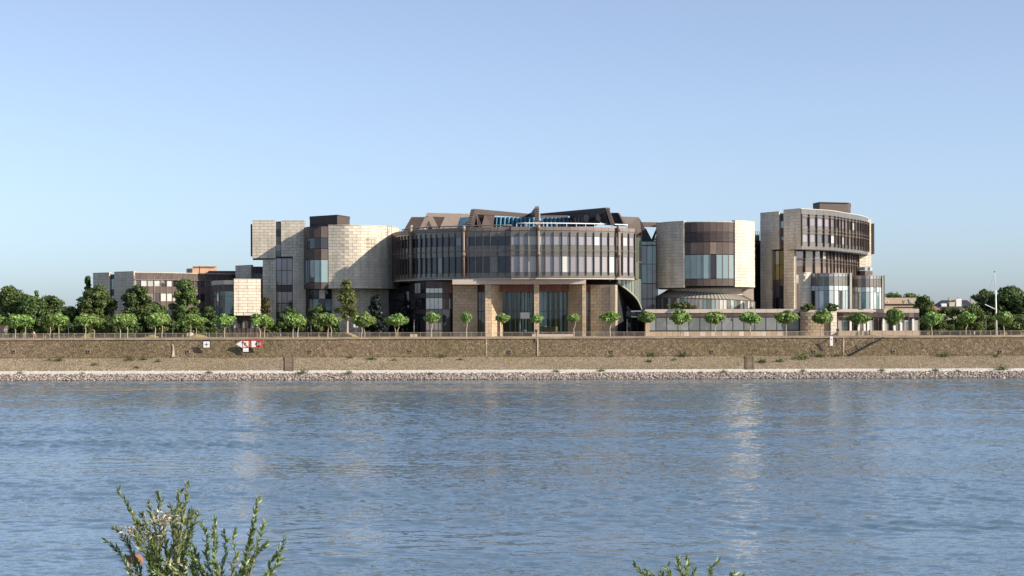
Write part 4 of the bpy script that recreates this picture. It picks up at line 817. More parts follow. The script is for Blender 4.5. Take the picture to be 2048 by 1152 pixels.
stone(sbay, smooth_path([P(1598.5, 352), P(1604, 349.6), P(1625, 348.8), P(1661, 348.8)]), GZ, Z(625.5, 349, 1635), STONE_P, bl=1.1)
stone(sbay, Path([P(1661.5, 348.2), P(1674, 348.6)]), GZ, Z(624.5, 349, 1665), STONE, bl=1.3)
core(sbay, [P(1602, 351.2), P(1627, 349.8), P(1661, 349.8), P(1673, 349.4), P(1673, 357), P(1600, 357)], GZ, Z(626, 349, 1635))
rp = thing('entrance_pavilion', 'low right pavilion with white columns, dark doors and brown fascia behind a tan wall', 'building', (X(1756, 353), 355, GZ))
YR = 353.0; zv = lambda y: Z(y, YR, 1756); c = Path([P(1675.5, YR), P(1838, YR)])
facade(rp, c.cuts(16), [(zv(635), zv(626), 'fascia_panel', [(BRONZE, 2), (BRONZE_L, 1)], 0.15), (zv(626), zv(617.5), 'parapet_panel', [(SLAB, 2), (OLIVE, 1)], 0.2), (zv(640), zv(635.4), 'transom_pane', [(G_DARK, 2), (G_MID, 1)], 0), (zv(662), zv(640.5), 'window_pane', [(G_BLUE, 3), (G_DARK, 3), (G_BLIND, 3)], 0)], BRONZE_L, (zv(662), zv(635)), 0.14, 0.1)
for px in (1701, 1717, 1729, 1736, 1767, 1789, 1802, 1826): box('white_column', WHITE, (X(px, YR - .3), YR - .3, (zv(662) + zv(638)) / 2), (0.42, 0.4, zv(638) - zv(662)), 0, rp)
core(rp, [P(1676, YR + .4), P(1838, YR + .4), P(1836, 366), P(1676, 366)], GZ, zv(618.5))
lw = Path([P(1677, 347.4), P(1838, 347.4)])
facade(rp, lw.cuts(12), [(GZ, Z(661, 347.4, 1756), 'parapet_stone', [(TAN, 1)], 0)]); prism('ramp_deck', [P(1677, 347.5), P(1838, 347.5), P(1838, 353), P(1677, 353)], GZ, Z(662, 347.4, 1756), TAN, rp)
for px in (1722, 1739): box('rail_post', BRONZE_D, (X(px, 347), 347.1, Z(665, 347, px)), (0.25, 0.2, 1.1), 0, rp)
bar('ramp_rail', STEEL, P3(1736, 664, 347.1), P3(1790, 672, 347.1), 0.07, rp); bar('ramp_rail', STEEL, P3(1790, 672, 347.1), P3(1742, 672.5, 347.1), 0.05, rp)

# sign building behind, houses
sg = thing('sign_building', 'beige flat-fronted building with white lettering and round emblem, behind the right pavilion', 'building', (X(1800, 420), 424, GZ))
YS = 420.0; zs = lambda y: Z(y, YS, 1800)
prism('wall', [P(1758, YS), P(1832.5, YS), P(1832.5, 434), P(1758, 434)], GZ, zs(609.5), TAN, sg)
prism('sign_band', [P(1758, YS - .4), P(1832.6, YS - .4), P(1832.6, 434.2), P(1758, 434.2)], zs(607.8), zs(595.5), TAN, sg)
prism('band_gap', [P(1758.5, YS + .3), P(1832.3, YS + .3), P(1832.3, 433), P(1758.5, 433)], zs(609.5), zs(607.8), DARK, sg)
box('window_strip', G_DARK, (X(1810, YS), YS - .06, zs(614.5)), (5.5, .12, .18), 0, sg)
def text(s, size, loc, mat, parent, name='lettering', align='LEFT', rot=(math.pi / 2, 0, 0), ext=0.02):
    cu = bpy.data.curves.new('t', 'FONT'); cu.body = s; cu.size = size; cu.extrude = ext; cu.align_x = align; cu.align_y = 'CENTER'; cu.resolution_u = 3
    o = bpy.data.objects.new('t', cu); COL.objects.link(o); dg = bpy.context.evaluated_depsgraph_get()
    me = bpy.data.meshes.new_from_object(o.evaluated_get(dg)); bpy.data.objects.remove(o); me.materials.clear(); me.materials.append(mat)
    q = link(name, me, parent); q.location = Vector(loc) - org(parent); q.rotation_euler = rot; return q
text('nn', 1.5, (X(1765, YS), YS - .5, zs(601.6)), WHITE, sg)
LETG = surf('letter_grey', (0.3, 0.29, 0.3), 0.5)
text('y', 1.5, (X(1805, YS), YS - .5, zs(601.8)), LETG, sg)
v = [(X(1821.5, YS) + .68 * math.cos(a), YS - .46, zs(601.5) + .68 * math.sin(a)) for a in [2 * math.pi * i / 24 for i in range(24)]]
mesh_obj('emblem_disc', v, [tuple(range(24))], LETG, sg)
for dx, tl in ((-.34, .25), (.02, .25), (.3, .25), (-.18, -.3), (.2, -.3)): bar('emblem_stroke', WHITE, (X(1821.5, YS) + dx - tl, YS - .5, zs(601.5) + .5), (X(1821.5, YS) + dx + tl * .6, YS - .5, zs(601.5) - .5), 0.11, sg)
def house(label, px0, px1, ye, yr, Y, hip, wallm, roofm, dormers, chim):
    t = thing('house', label, 'house', (X((px0 + px1) / 2, Y), Y + 5, GZ), 'houses beyond the trees on the right')
    a, b_ = X(px0, Y), X(px1, Y); ze, zr_ = Z(ye, Y, px0), Z(yr, Y, px0); d = 10
    prism('wall', [(a + .4, Y + .4), (b_ - .4, Y + .4), (b_ - .4, Y + d - .4), (a + .4, Y + d - .4)], GZ, ze, wallm, t)
    v = [(a, Y, ze), (b_, Y, ze), (b_, Y + d, ze), (a, Y + d, ze), (a + hip, Y + d / 2, zr_), (b_ - hip * .6, Y + d / 2, zr_)]
    rf = mesh_obj('roof', v, [(0, 1, 5, 4), (2, 3, 4, 5), (1, 2, 5), (3, 0, 4), (3, 2, 1, 0)], roofm, t)
    for px in chim: box('chimney', TAN, (X(px, Y + 5), Y + 5, zr_ + .1), (.7, .7, 1.5), 0, rf)
    for px, py, wd, hh, mt in dormers: box('dormer', mt, (X(px, Y + 1.5), Y + 1.6, Z(py, Y, px)), (wd, 1.8, hh), 0, rf)
house('dark slate-roofed house with pale dormer beyond the right-hand trees', 1877, 1953, 615, 600, 470, 2.2, COPING, SLATE, ((1887, 614, 1.5, 2.0, WHITE), (1903, 612.5, 1.6, 2.4, COPING), (1916.5, 606.5, 1.5, 2.6, WHITE)), (1900, 1918, 1943))
house('red tiled house roof low behind the right-hand trees', 1866, 1886, 622, 612, 440, 1.2, COPING, surf('red_tile', (0.35, 0.13, 0.06), 0.8), (), ())
house('small orange gabled roof just right of the glass bays', 1757, 1778, 598, 586.5, 470, 1.6, COPING, ORANGE, (), ())
hp = thing('house', 'pinkish house wall half hidden by trees at the left edge', 'house', (X(-2, 372), 372, GZ))
prism('wall', [P(-40, 370), P(9, 370), P(9, 380), P(-40, 380)], GZ, Z(630, 370, 0), surf('pink_plaster', (0.5, 0.32, 0.24), .85), hp); prism('roof', [P(-41, 369.5), P(10, 369.5), P(10, 380.5), P(-41, 380.5)], Z(630, 370, 0), Z(627, 370, 0), ROOFT, hp)
for px in (-3, 4): box('window', G_DARK, (X(px, 370), 369.96, Z(640, 370, px)), (.7, .1, 1.3), 0, hp)
fb = thing('distant_building', 'pale flat roof of a distant building between the left trees', 'building', (X(132, 470), 472, GZ)); prism('wall', [P(124, 470), P(141, 470), P(141, 480), P(124, 480)], GZ, Z(613.6, 470, 132), COPING, fb); prism('roof', [P(123.5, 469.6), P(141.5, 469.6), P(141.5, 480), P(123.5, 480)], Z(613.6, 470, 132), Z(612.6, 470, 132), WHITE, fb)
# ------------------------------------------------------------------ vegetation
def leaf_mesh(name, C, Nn, size, mat, g, aspect=0.75):
    """one kite-shaped leaf for every centre C, facing roughly along Nn"""
    n = len(C); Nn = Nn / np.maximum(1e-6, np.linalg.norm(Nn, axis=1, keepdims=True))
    a = np.cross(Nn, g.normal(size=(n, 3))); a /= np.maximum(1e-6, np.linalg.norm(a, axis=1, keepdims=True)); b_ = np.cross(Nn, a)
    s = (size * g.uniform(0.6, 1.35, (n, 1))); V = np.empty((n, 4, 3))
    V[:, 0] = C - a * s * .5; V[:, 1] = C + b_ * s * .5 * aspect + Nn * s * .1; V[:, 2] = C + a * s * .5; V[:, 3] = C - b_ * s * .5 * aspect + Nn * s * .1
    me = bpy.data.meshes.new(name); me.vertices.add(4 * n); me.vertices.foreach_set('co', V.ravel())
    me.loops.add(4 * n); me.loops.foreach_set('vertex_index', np.arange(4 * n)); me.polygons.add(n)
    me.polygons.foreach_set('loop_start', np.arange(n) * 4); me.polygons.foreach_set('loop_total', np.full(n, 4)); me.update(); me.validate(); me.materials.append(mat); return me
def cloud(clumps, n, g, shell=0.55):
    """leaf centres spread through ellipsoid clumps (cx, cy, cz, rx, ry, rz)"""
    w_ = np.array([c[3] * c[4] + c[4] * c[5] + c[3] * c[5] for c in clumps]); k = g.choice(len(clumps), n, p=w_ / w_.sum()); cl = np.array(clumps)[k]
    d = g.normal(size=(n, 3)); d += 0.45 * np.sin(d[:, [1, 2, 0]] * 5 + k[:, None]); d /= np.linalg.norm(d, axis=1, keepdims=True); r = shell + (1.0 - shell) * g.random((n, 1)) ** 0.7 + np.abs(g.normal(0, .19, (n, 1)))
    return cl[:, :3] + d * r * cl[:, 3:], d + g.normal(size=(n, 3)) * 0.55 + np.array([0, 0, .35])
def blobs(g, n, rx, ry, z0, z1, rmin, rmax, prof=None):
    out = []
    for i in range(n):
        t = g.random(); z = z0 + (z1 - z0) * t; p = prof(t) if prof else math.sqrt(max(0.05, 1 - (2 * t - 1) ** 2))
        a = g.uniform(0, 6.283); q = math.sqrt(g.random()) * 0.85; r = g.uniform(rmin, rmax)
        out.append((rx * p * q * math.cos(a), ry * p * q * math.sin(a), z, r * g.uniform(.9, 1.25), r * g.uniform(.9, 1.25), r * g.uniform(.7, .95)))
    return out
def trunk_mesh(name, h, r, mat, g, limbs=5, reach=1.5, ltop=1.0):
    bm = bmesh.new()
    def seg(pts, r0, r1, n=6):
        rings = []
        for i, p in enumerate(pts):
            t = (pts[min(len(pts) - 1, i + 1)] - pts[max(0, i - 1)]).normalized(); u = t.cross(Vector((.3, .9, .2))).normalized(); w_ = t.cross(u); rr = r0 + (r1 - r0) * i / (len(pts) - 1)
            rings.append([bm.verts.new(p + (u * math.cos(6.283 * k / n) + w_ * math.sin(6.283 * k / n)) * rr) for k in range(n)])
        for a, b_ in zip(rings, rings[1:]):
            for k in range(n): bm.faces.new((a[k], a[(k + 1) % n], b_[(k + 1) % n], b_[k]))
    pts = [Vector((g.normal() * .05 * i, g.normal() * .05 * i, h * i / 4)) for i in range(5)]; pts[0] = Vector((0, 0, -.15)); seg(pts, r, r * .62)
    for i in range(limbs):
        a = 6.283 * i / limbs + g.uniform(-.4, .4); e = pts[4] + Vector((reach * math.cos(a), reach * math.sin(a), ltop * g.uniform(.6, 1.2))); mid = (pts[4] + e) / 2 + Vector((0, 0, .2)); seg([pts[4] - Vector((0, 0, .2)), mid, e], r * .5, r * .15, 5)
    me = bpy.data.meshes.new(name); bm.to_mesh(me); bm.free(); me.materials.append(mat)
    me.polygons.foreach_set('use_smooth', [True] * len(me.polygons)); return me
G = np.random.default_rng(11)
ORD = ['first', 'second', 'third', 'fourth', 'fifth', 'sixth', 'seventh', 'eighth', 'ninth', 'tenth', 'eleventh', 'twelfth', 'thirteenth', 'fourteenth', 'fifteenth', 'sixteenth', 'seventeenth', 'eighteenth', 'nineteenth', 'twentieth']
ORD += ['twenty-' + o for o in ORD[:9]] + ['thirtieth'] + ['thirty-' + o for o in ORD[:9]]
# clipped plane trees
PLANE = []
for k in range(4):
    cl = [(0, 0, 0, 1.45, 1.45, .7)] + blobs(G, 22, 1.95, 1.95, -.6, .8, .3, .6)
    C, Nn = cloud(cl, 2300, G, 0.35); PLANE.append((trunk_mesh('trunk', 2.75, .12, BARK_P, G, 6, 1.2, .8), leaf_mesh('crown', C, Nn, .4, LF_PLANE, G)))
def plane_tree(px, Y, label, grp, hw, zc_, hh, k):
    t = thing('plane_tree', label, 'tree', (X(px, Y), Y, GZ), grp)
    a = link('trunk', PLANE[k % 4][0], t); a.rotation_euler = (rnd.uniform(-.03, .03), rnd.uniform(-.03, .03), k * 1.7); a.scale = (1, 1, max(.6, (zc_ - GZ - .6) / 2.75))
    c = link('crown', PLANE[k % 4][1], t); c.location = (rnd.uniform(-.15, .15), 0, zc_ - GZ); c.location.z += rnd.uniform(-.18, .18); c.scale = (hw / 2.1 * rnd.uniform(.9, 1.12), hw / 2.1, hh / 1.2 * rnd.uniform(.85, 1.15)); c.rotation_euler = (rnd.uniform(-.12, .12), rnd.uniform(-.1, .1), k * 2.1)
front = [30.6, 100, 171, 240, 310, 380, 449, 519.4, 586, 655, 723, 791, 863, 932.7, 1004.7, 1073.5, 1148, 1219.7, 1291, 1362, 1431, 1501, 1571.7, 1642, 1715.5, 1788, 1863.6, 1932.5, 2008]
YF = 342.2
for i, px in enumerate(front):
    zc_ = Z(640 if px < 830 else (636 if px > 1180 else 637), YF, px); hw = 2.55 if px < 830 or px > 1180 else 1.6
    if 1170 < px: hw = 2.45
    if abs(px - 863) < 1: hw = 1.95
    hh = 1.45 if hw > 1.9 else 1.1
    if i == 25: hw, hh = 2.35, 1.6
    plane_tree(px, YF, f'clipped plane tree, {ORD[i]} from the left in the front promenade row', 'front row of clipped plane trees', hw * rnd.uniform(.94, 1.06), zc_, hh, i)
plane_tree(-2, YF, 'clipped plane tree cut off by the left photo edge', 'front row of clipped plane trees', 2.0, Z(640, YF, 0), 1.4, 2)
back = [px for px in front if px < 800]
j = 0
for i, px in enumerate(back):
    if abs(px - 449) < 1: continue
    x = X(px, YF); Yb = 349.0
    plane_tree(CX + x * F / Yb, Yb, f'clipped plane tree, {ORD[j]} from the left in the rear promenade row', 'rear row of clipped plane trees', 2.45 * rnd.uniform(.92, 1.05), Z(641, Yb, px), 1.4, i + 1); j += 1
# broad trees and shrubs
def broad(name, label, px, pyt, pyb, wpx, Y, mat, grp=None, n=5200, leaf=.5, prof=None, trunk=True, seed=0, cat='tree', nb=26, bark=BARK, shell=.45, base=None):
    g = np.random.default_rng(seed + int(px)); s = F / Y; hw = wpx * (1.28 if cat == 'tree' and wpx > 38 else 1.12) / 2 / s; zt_, zb_ = Z(pyt, Y, px) - GZ, max(0.0, Z(pyb, Y, px) - GZ); h = zt_ - zb_
    t = thing(name, label, cat, (X(px, Y), Y, GZ if base is None else base), grp)
    o0 = 0 if base is None else GZ - base
    r = min(hw, h) * .2
    cl = blobs(g, int(nb * 3.2), hw * .98, hw * .9, zb_ + r * .5, zt_ - r * .8, r * .6, r * 1.15, prof)
    C, Nn = cloud(cl, int(n * 1.7), g, shell); C[:, 2] = np.maximum(C[:, 2], 0.05)
    c = link('crown' if cat == 'tree' else 'foliage', leaf_mesh('crown', C, Nn, leaf, mat, g), t); c.location.z = o0
    q = link('trunk' if cat == 'tree' else 'stem', trunk_mesh('trunk', max(.6, zb_ + h * .35), max(.08, min(.45, hw * .1)), bark, g, 5, hw * .5, h * .3), t); q.location.z = o0
    return t
con = lambda t: max(.08, 1.0 - t * .95); egg = lambda t: math.sqrt(max(.06, 1 - (1.6 * t - .6) ** 2))
BT = 'broadleaf trees in front of the left wing'
broad('broadleaf_tree', 'loose tall tree with open feathery top at the left edge', 22, 570, 655, 62, 372, LF_MID, 'trees at the left edge', 5000, .5, egg, seed=1, shell=.6)
broad('broadleaf_tree', 'dark tree between the two pointed ones near the left edge', 62, 588, 660, 60, 368, LF_DARK, 'trees at the left edge', 5000, .5, egg, seed=2)
broad('broadleaf_tree', 'round dense green tree, right of the group at the left edge', 104, 590, 660, 56, 370, LF_DARK, 'trees at the left edge', 5000, .48, egg, seed=3)
broad('broadleaf_tree', 'thin pointed treetop rising behind the left edge group', 73, 580, 640, 26, 380, LF_MID, 'trees at the left edge', 1800, .45, con, seed=4)
broad('broadleaf_tree', 'smaller dark tree filling the gap before the left wing', 143, 612, 664, 44, 362, LF_DARK, BT, 4000, .45, egg, seed=5)
broad('conifer_tree', 'dark pointed conifer behind the left end of the office wing', 176, 553, 640, 34, 392, LF_DARK, None, 2600, .45, con, seed=6)
broad('broadleaf_tree', 'big spreading tree before the left stone slabs', 195, 570, 664, 70, 362, LF_MID, BT, 8000, .48, egg, seed=7)
broad('broadleaf_tree', 'big dark tree before the gap right of the stone slabs', 277, 569, 664, 66, 362, LF_DARK, BT, 8000, .48, egg, seed=8)
broad('broadleaf_tree', 'low wide olive tree in front of the brown office windows', 305, 606, 664, 62, 358, LF_MID, BT, 5500, .45, egg, seed=9)
broad('broadleaf_tree', 'tall pointed green tree before the shaded office windows', 370, 557, 660, 64, 361, LF_MID, BT, 8500, .48, lambda t: math.sqrt(max(.05, 1 - t ** 1.3)), seed=10)
broad('broadleaf_tree', 'dark small tree left of the curved glass pavilion', 418, 612, 662, 32, 358, LF_DARK, BT, 3200, .42, egg, seed=11)
broad('broadleaf_tree', 'slender olive tree rising before the shaded tower foot', 532, 592, 655, 34, 357, LF_YEL, None, 2600, .42, con, seed=12, shell=.6)
broad('broadleaf_tree', 'tall yellowish tree with pale trunk on a mound before the curved stone wall', 694, 557, 640, 50, 354, LF_LOOSE, None, 1900, .42, lambda t: max(.2, 1 - t * .75), seed=13, shell=.7, bark=BARK_P)
broad('conifer_tree', 'black-green conifer against the shaded curved stone wall', 752, 588, 668, 44, 360, LF_CON, 'dark conifers beside the hall', 5200, .5, con, seed=14)
broad('conifer_tree', 'black-green conifer in the corner beside the round hall', 806, 585, 668, 44, 366, LF_CON, 'dark conifers beside the hall', 5200, .5, con, seed=15)
SHR = [(90, 640, 44, 'dark'), (128, 645, 40, 'dark'), (165, 640, 40, 'dark'), (222, 642, 52, 'dark'), (262, 640, 44, 'dark'), (335, 638, 50, 'dark'), (365, 640, 40, 'dark'), (398, 645, 30, 'dark'), (40, 642, 50, 'dark'), (545, 645, 36, 'mid'), (580, 612, 50, 'dark'), (615, 632, 44, 'dark'), (638, 606, 48, 'mid'), (662, 640, 36, 'dark'), (440, 659, 42, 'mid')]
SHR.sort()
for i, (px, yt, wp, kd) in enumerate(SHR):
    broad('shrub', f'{"dark" if kd == "dark" else "mid green"} rounded shrub, {ORD[i]} from the left behind the promenade trees', px, yt, 669, wp, 353.5 + (i % 3) * .8, LF_DARK if kd == 'dark' else LF_MID, 'shrubs behind the promenade trees', 2200, .36, egg, seed=30 + i, cat='shrub', nb=14, trunk=False)
BR = 'trees at the right end'
broad('broadleaf_tree', 'dark round tree directly right of the entrance pavilion', 1848, 592, 664, 48, 366, LF_MID, BR, 5200, .48, egg, seed=50)
broad('broadleaf_tree', 'tall leafy tree with loose top left of the white mast', 1975, 576, 664, 56, 368, LF_MID, BR, 5200, .48, egg, seed=51, shell=.6)
broad('broadleaf_tree', 'large dark tree right of the white mast', 2022, 571, 664, 78, 364, LF_DARK, BR, 9000, .5, egg, seed=52)
broad('broadleaf_tree', 'dark tree cut off by the right photo edge', 2066, 580, 664, 60, 362, LF_DARK, BR, 5000, .5, egg, seed=53)
broad('broadleaf_tree', 'far low tree behind the sign building', 1790, 584, 640, 58, 452, LF_MID, 'far trees behind the sign building', 2200, .5, egg, seed=54)
broad('broadleaf_tree', 'far tree right of the sign building roof', 1820, 585, 640, 58, 452, LF_MID, 'far trees behind the sign building', 2200, .5, egg, seed=55)
for i, (px, yt, wp) in enumerate(((1866, 617, 50), (1890, 612, 54), (1915, 613, 58), (1945, 608, 58), (1965, 618, 54), (1990, 630, 60), (1880, 640, 46), (1910, 642, 48), (1932, 642, 48), (2030, 632, 64))):
    broad('shrub', f'dark hedge shrub, {ORD[i]} planted behind the right-hand railing', px, yt, 669, wp, 356 + (i % 3), LF_DARK if i % 3 else LF_MID, 'hedge shrubs behind the right-hand railing', 2400, .38, egg, seed=60 + i, cat='shrub', nb=14)
broad('shrub', 'feathery green bush on the terrace before the conical glass skirt', 1363, 603, 619, 66, 353, LF_MID, None, 1800, .34, egg, seed=80, cat='shrub', nb=12, base=13.5)
for i, px in enumerate((1614, 1664)): broad('shrub', ['small terrace bush beside the round stone pier', 'small terrace bush before the left glass bay'][i], px, 606, 622, 26, 350.6, LF_MID, 'bushes on the terrace', 900, .3, egg, seed=82 + i, cat='shrub', nb=8, base=13.3)
# mounds under the trees
def mound(label, px, wpx, hpx, Y):
    rx = wpx / 2 / F * Y; h = hpx / F * Y + .3; v = [(X(px, Y), Y, GZ + h)]; f = []
    for k in range(1, 6):
        for i in range(20):
            a = 6.283 * i / 20; r = k / 5; v.append((X(px, Y) + rx * r * math.cos(a), Y + 3 * r * math.sin(a), GZ - .05 + (h + .05) * (math.cos(math.pi * r) + 1) / 2))
    f += [(0, 1 + i, 1 + (i + 1) % 20) for i in range(20)]
    for k in range(4):
        for i in range(20): f.append((1 + k * 20 + i, 1 + (k + 1) * 20 + i, 1 + (k + 1) * 20 + (i + 1) % 20, 1 + k * 20 + (i + 1) % 20))
    o = mesh_obj('grass_mound', v, f, M_DRY, None, True); o['kind'] = 'structure'
M_DRY = ground_mat('dry_yellow_grass', [(0.3, (0.2, 0.16, 0.05)), (0.7, (0.4, 0.32, 0.13))], 1.2, 0.4)
for a in ((180, 62, 6, 352), (305, 50, 4, 352), (395, 60, 4, 352), (530, 50, 5, 352), (695, 60, 6, 353.4), (260, 40, 4, 352)): mound('', *a)
# weeds
WEED = []
for k in range(3):
    n = 260; C = G.normal(size=(n, 3)) * np.array([.42, .3, .2]); C[:, 2] = np.abs(C[:, 2]); WEED.append(leaf_mesh('foliage', C, G.normal(size=(n, 3)) + np.array([0, -1, .6]), .2, LF_GRASS, G, .35))
def slope_y(py, px):
    prof = [(320.5, -.7), (324.4, 1.22), (327, 1.75), (332, 2.8), (338.7, 4.02)]
    for k in range(1980):
        y = 321 + k * .0089; z = next(a[1] + (b_[1] - a[1]) * (y - a[0]) / (b_[0] - a[0]) for a, b_ in zip(prof, prof[1:]) if a[0] <= y <= b_[0])
        if Z(py, y, px) <= z: return y, z
    return 338.6, 4.0
spots = sorted([(118, 720, 1.3), (98, 719, .8), (259, 719, 1.3), (287, 718, 1.1), (316, 722, .9), (189, 729, .9), (273, 734, .7), (164, 746, .6), (417, 745, .9), (605, 746, 1.4), (698, 746, 1.1), (744, 717, 1.3), (700, 714, .8), (788, 719, .7), (884, 713, 1.0), (921, 718, .8), (1112, 742, .9), (1202, 741, 1.0), (1222, 712, .8), (1304, 710, 1.5), (1367, 709, 1.5), (1348, 719, .8), (1297, 722, .9), (1447, 743, .9), (1400, 745, .7), (1524, 723, 1.3), (1560, 722, 1.2), (1605, 716, 2.0), (1606, 741, .8), (1640, 712, 1.4), (1674, 711, 1.1), (1763, 740, .9), (1871, 740, .9), (1889, 711, 1.6), (1915, 741, .7), (2004, 738, 1.5), (1990, 712, .7), (40, 745, .7), (860, 747, .8)])
for i, (px, py, s) in enumerate(spots):
    y, z = slope_y(py + 2, px); t = thing('weed_tuft', f'green weed tuft on the stone embankment, {ORD[i] if i < len(ORD) else "last"} from the left', 'plant', (X(px, y), y, z), 'weeds on the embankment')
    o = link('foliage', WEED[i % 3], t); o.scale = (s * 1.1, s * 1.1, s * 1.35); o.rotation_euler.z = i
# dry grass fringe along the foot of the quay wall
n = 5200; C = np.stack([G.uniform(-112, 112, n), 338.35 + G.normal(0, .12, n), 4.02 + np.abs(G.normal(0, .16, n))], 1); keep = np.sin(C[:, 0] * .21) + np.sin(C[:, 0] * .063 + 1) + G.normal(0, .5, n) > .35; C = C[keep]
o = link('wall_foot_grass', leaf_mesh('grass', C, G.normal(size=C.shape) + np.array([0, -1.5, .3]), .26, leafmat('leaf_straw', (.12, .12, .04), (.3, .24, .1), None, .2), G, .3)); o['kind'] = 'stuff'

# ------------------------------------------------------------------ promenade furniture
rl_ = thing('promenade_railing', 'long thin steel railing along the top of the quay wall', 'railing', (0, 340.25, GZ))
PALE = surf('pale_rail', (0.42, 0.34, 0.27), .6, var=.08)
for z in (1.06, .14): bar('rail', PALE, (-150, 340.25, GZ + z), (150, 340.25, GZ + z), .06, rl_)
for i in range(-54, 55): bar('post', PALE, (i * 2.1, 340.25, GZ), (i * 2.1, 340.25, GZ + 1.1), .07, rl_)
v = []; f = []
for i in range(-800, 800):
    x = i * .14
    if abs(x) > 113: continue
    b0 = len(v); v += [(x - .011, 340.25, GZ + .14), (x + .011, 340.25, GZ + .14), (x + .011, 340.25, GZ + 1.05), (x - .011, 340.25, GZ + 1.05), (x, 340.27, GZ + .14), (x, 340.27, GZ + 1.05)]; f += [(b0, b0 + 1, b0 + 2, b0 + 3), (b0 + 1, b0 + 4, b0 + 5, b0 + 2), (b0 + 4, b0, b0 + 3, b0 + 5)]
o = mesh_obj('balusters', v, f, PALE, rl_); o['kind'] = 'stuff'
for i, px in enumerate((137, 345.5, 501, 622, 828, 1040, 1254, 1463, 1764, 1971.6)):
    Y = 341.4; t = thing('street_lamp', f'slim promenade lamp post, {ORD[i]} from the left', 'street lamp', (X(px, Y), Y, GZ), 'promenade lamp posts'); x = X(px, Y)
    tube('pole', [(x, Y, GZ), (x, Y, GZ + 3.3)], .06, STEEL, t, 8, r1=.045); tube('lamp_head', [(x, Y, GZ + 3.25), (x, Y, GZ + 3.4), (x, Y, GZ + 3.6)], .13, STEEL_D, t, 10); tube('lamp_cap', [(x, Y, GZ + 3.6), (x, Y, GZ + 3.68)], .24, STEEL_D, t, 10)
for i, px in enumerate((475, 1072, 1675)):
    Y = 340.7; x = X(px, Y); t = thing('life_ring_post', f'dark life-saving post at the quay railing, {["left", "middle", "right"][i]} of three', 'post', (x, Y, GZ), 'life-saving posts on the quay')
    bar('post', STEEL_D, (x, Y, GZ), (x, Y, GZ + 1.5), .12, t); box('case', STEEL_D, (x, Y - .12, GZ + 1.2), (.55, .25, .6), 0, t); box('case_lid', surf('rust_brown', (.12, .05, .04), .7), (x, Y - .12, GZ + 1.54), (.6, .32, .08), 0, t)
    wall_patch('rust_stain', [(px - 2, 676), (px + 2.4, 676), (px + 1.4, 683), (px - 3, 685), (px - 1.5, 680)], MATS['rust_brown'])
# river signs hung on the wall
def board(name, label, px0, px1, py0, py1, rim, face, cat='sign'):
    Y = 338.4; t = thing(name, label, cat, (X((px0 + px1) / 2, Y), Y + .1, Z(py1, Y, px0))); cx = X((px0 + px1) / 2, Y); cz = (Z(py0, Y, px0) + Z(py1, Y, px0)) / 2; w_ = X(px1, Y) - X(px0, Y); h = Z(py0, Y, px0) - Z(py1, Y, px0)
    box('board', rim, (cx, Y, cz), (w_, .1, h), 0, t)
    if face: box('face', face, (cx, Y - .06, cz), (w_ - .28, .04, h - .28), 0, t)
    for s in (-1, 1): bar('bracket', STEEL_D, (cx + s * w_ * .3, Y, cz + h * .3), (cx + s * w_ * .3, Y + 1.6, cz + h * .3), .07, t)
    return t, cx, cz, w_, h, Y
t, cx, cz, w_, h, Y = board('river_sign', 'square white sign with black rim and plus sign on the quay wall', 405.3, 420.8, 681.3, 696.6, SIGNBLK, WHITE)
for s in ((.72, .1), (.1, .72)): box('plus_mark', SIGNBLK, (cx, Y - .09, cz), (s[0], .03, s[1]), 0, t)
t, cx, cz, w_, h, Y = board('river_sign', 'no-turning river sign with red rim, crossed symbol and white side arrow', 484.2, 498, 681, 695.7, SIGNRED, WHITE)
mesh_obj('arrow', [(cx - w_ / 2 - .02, Y + k, cz + s * h * .5) for k in (-.05, .05) for s in (1, -1)] + [(cx - w_ / 2 - 1.25, Y + k, cz) for k in (-.05, .05)], [(0, 4, 1), (2, 3, 5), (0, 2, 5, 4), (1, 4, 5, 3), (0, 1, 3, 2)], WHITE, t)
box('arrow_shadow_rim', SIGNBLK, (cx - w_ / 2 - .6, Y + .03, cz - h * .27), (1.35, .05, .06), 0, t, ry=R(31))
text('R', .95, (cx, Y - .1, cz), SIGNBLK, t, 'symbol', 'CENTER'); bar('cross_stroke', SIGNRED, (cx - w_ * .4, Y - .12, cz + h * .4), (cx + w_ * .4, Y - .12, cz - h * .4), .12, t)
box('supplement_board', WHITE, (cx + .02, Y, cz - h / 2 - .42), (w_ * .8, .08, .78), 0, t)
t, cx, cz, w_, h, Y = board('river_sign', 'red-rimmed river sign with black arrow and white number 20', 501.3, 524.3, 680.6, 695.6, SIGNRED, None)
box('face', WHITE, (cx - w_ * .24, Y - .06, cz), (w_ * .38, .04, h - .3), 0, t)
mesh_obj('arrow', [(cx - .3, Y - .1, cz), (cx + .12, Y - .1, cz + .52), (cx + .75, Y - .1, cz + .52), (cx + .75, Y - .1, cz - .52), (cx + .12, Y - .1, cz - .52)], [(0, 4, 3, 2, 1)], SIGNBLK, t)
text('20', .88, (cx + .44, Y - .13, cz), WHITE, t, 'number', 'CENTER')
t, cx, cz, w_, h, Y = board('river_sign', 'narrow upright white board on the quay wall at right', 1660, 1665.6, 672.8, 691.5, WHITE, None)
box('mark', SIGNBLK, (cx, Y - .06, cz + .35), (.14, .03, .22), 0, t)
t = thing('notice_board', 'small white notice board on posts at the left edge of the promenade', 'sign', (X(11.4, 352), 352, GZ)); box('board', WHITE, (X(11.4, 352), 352, Z(661, 352, 11)), (.8, .08, .65), 0, t)
for s in (-1, 1): bar('post', STEEL, (X(11.4, 352) + s * .3, 352.08, GZ), (X(11.4, 352) + s * .3, 352.08, Z(658, 352, 11)), .07, t)
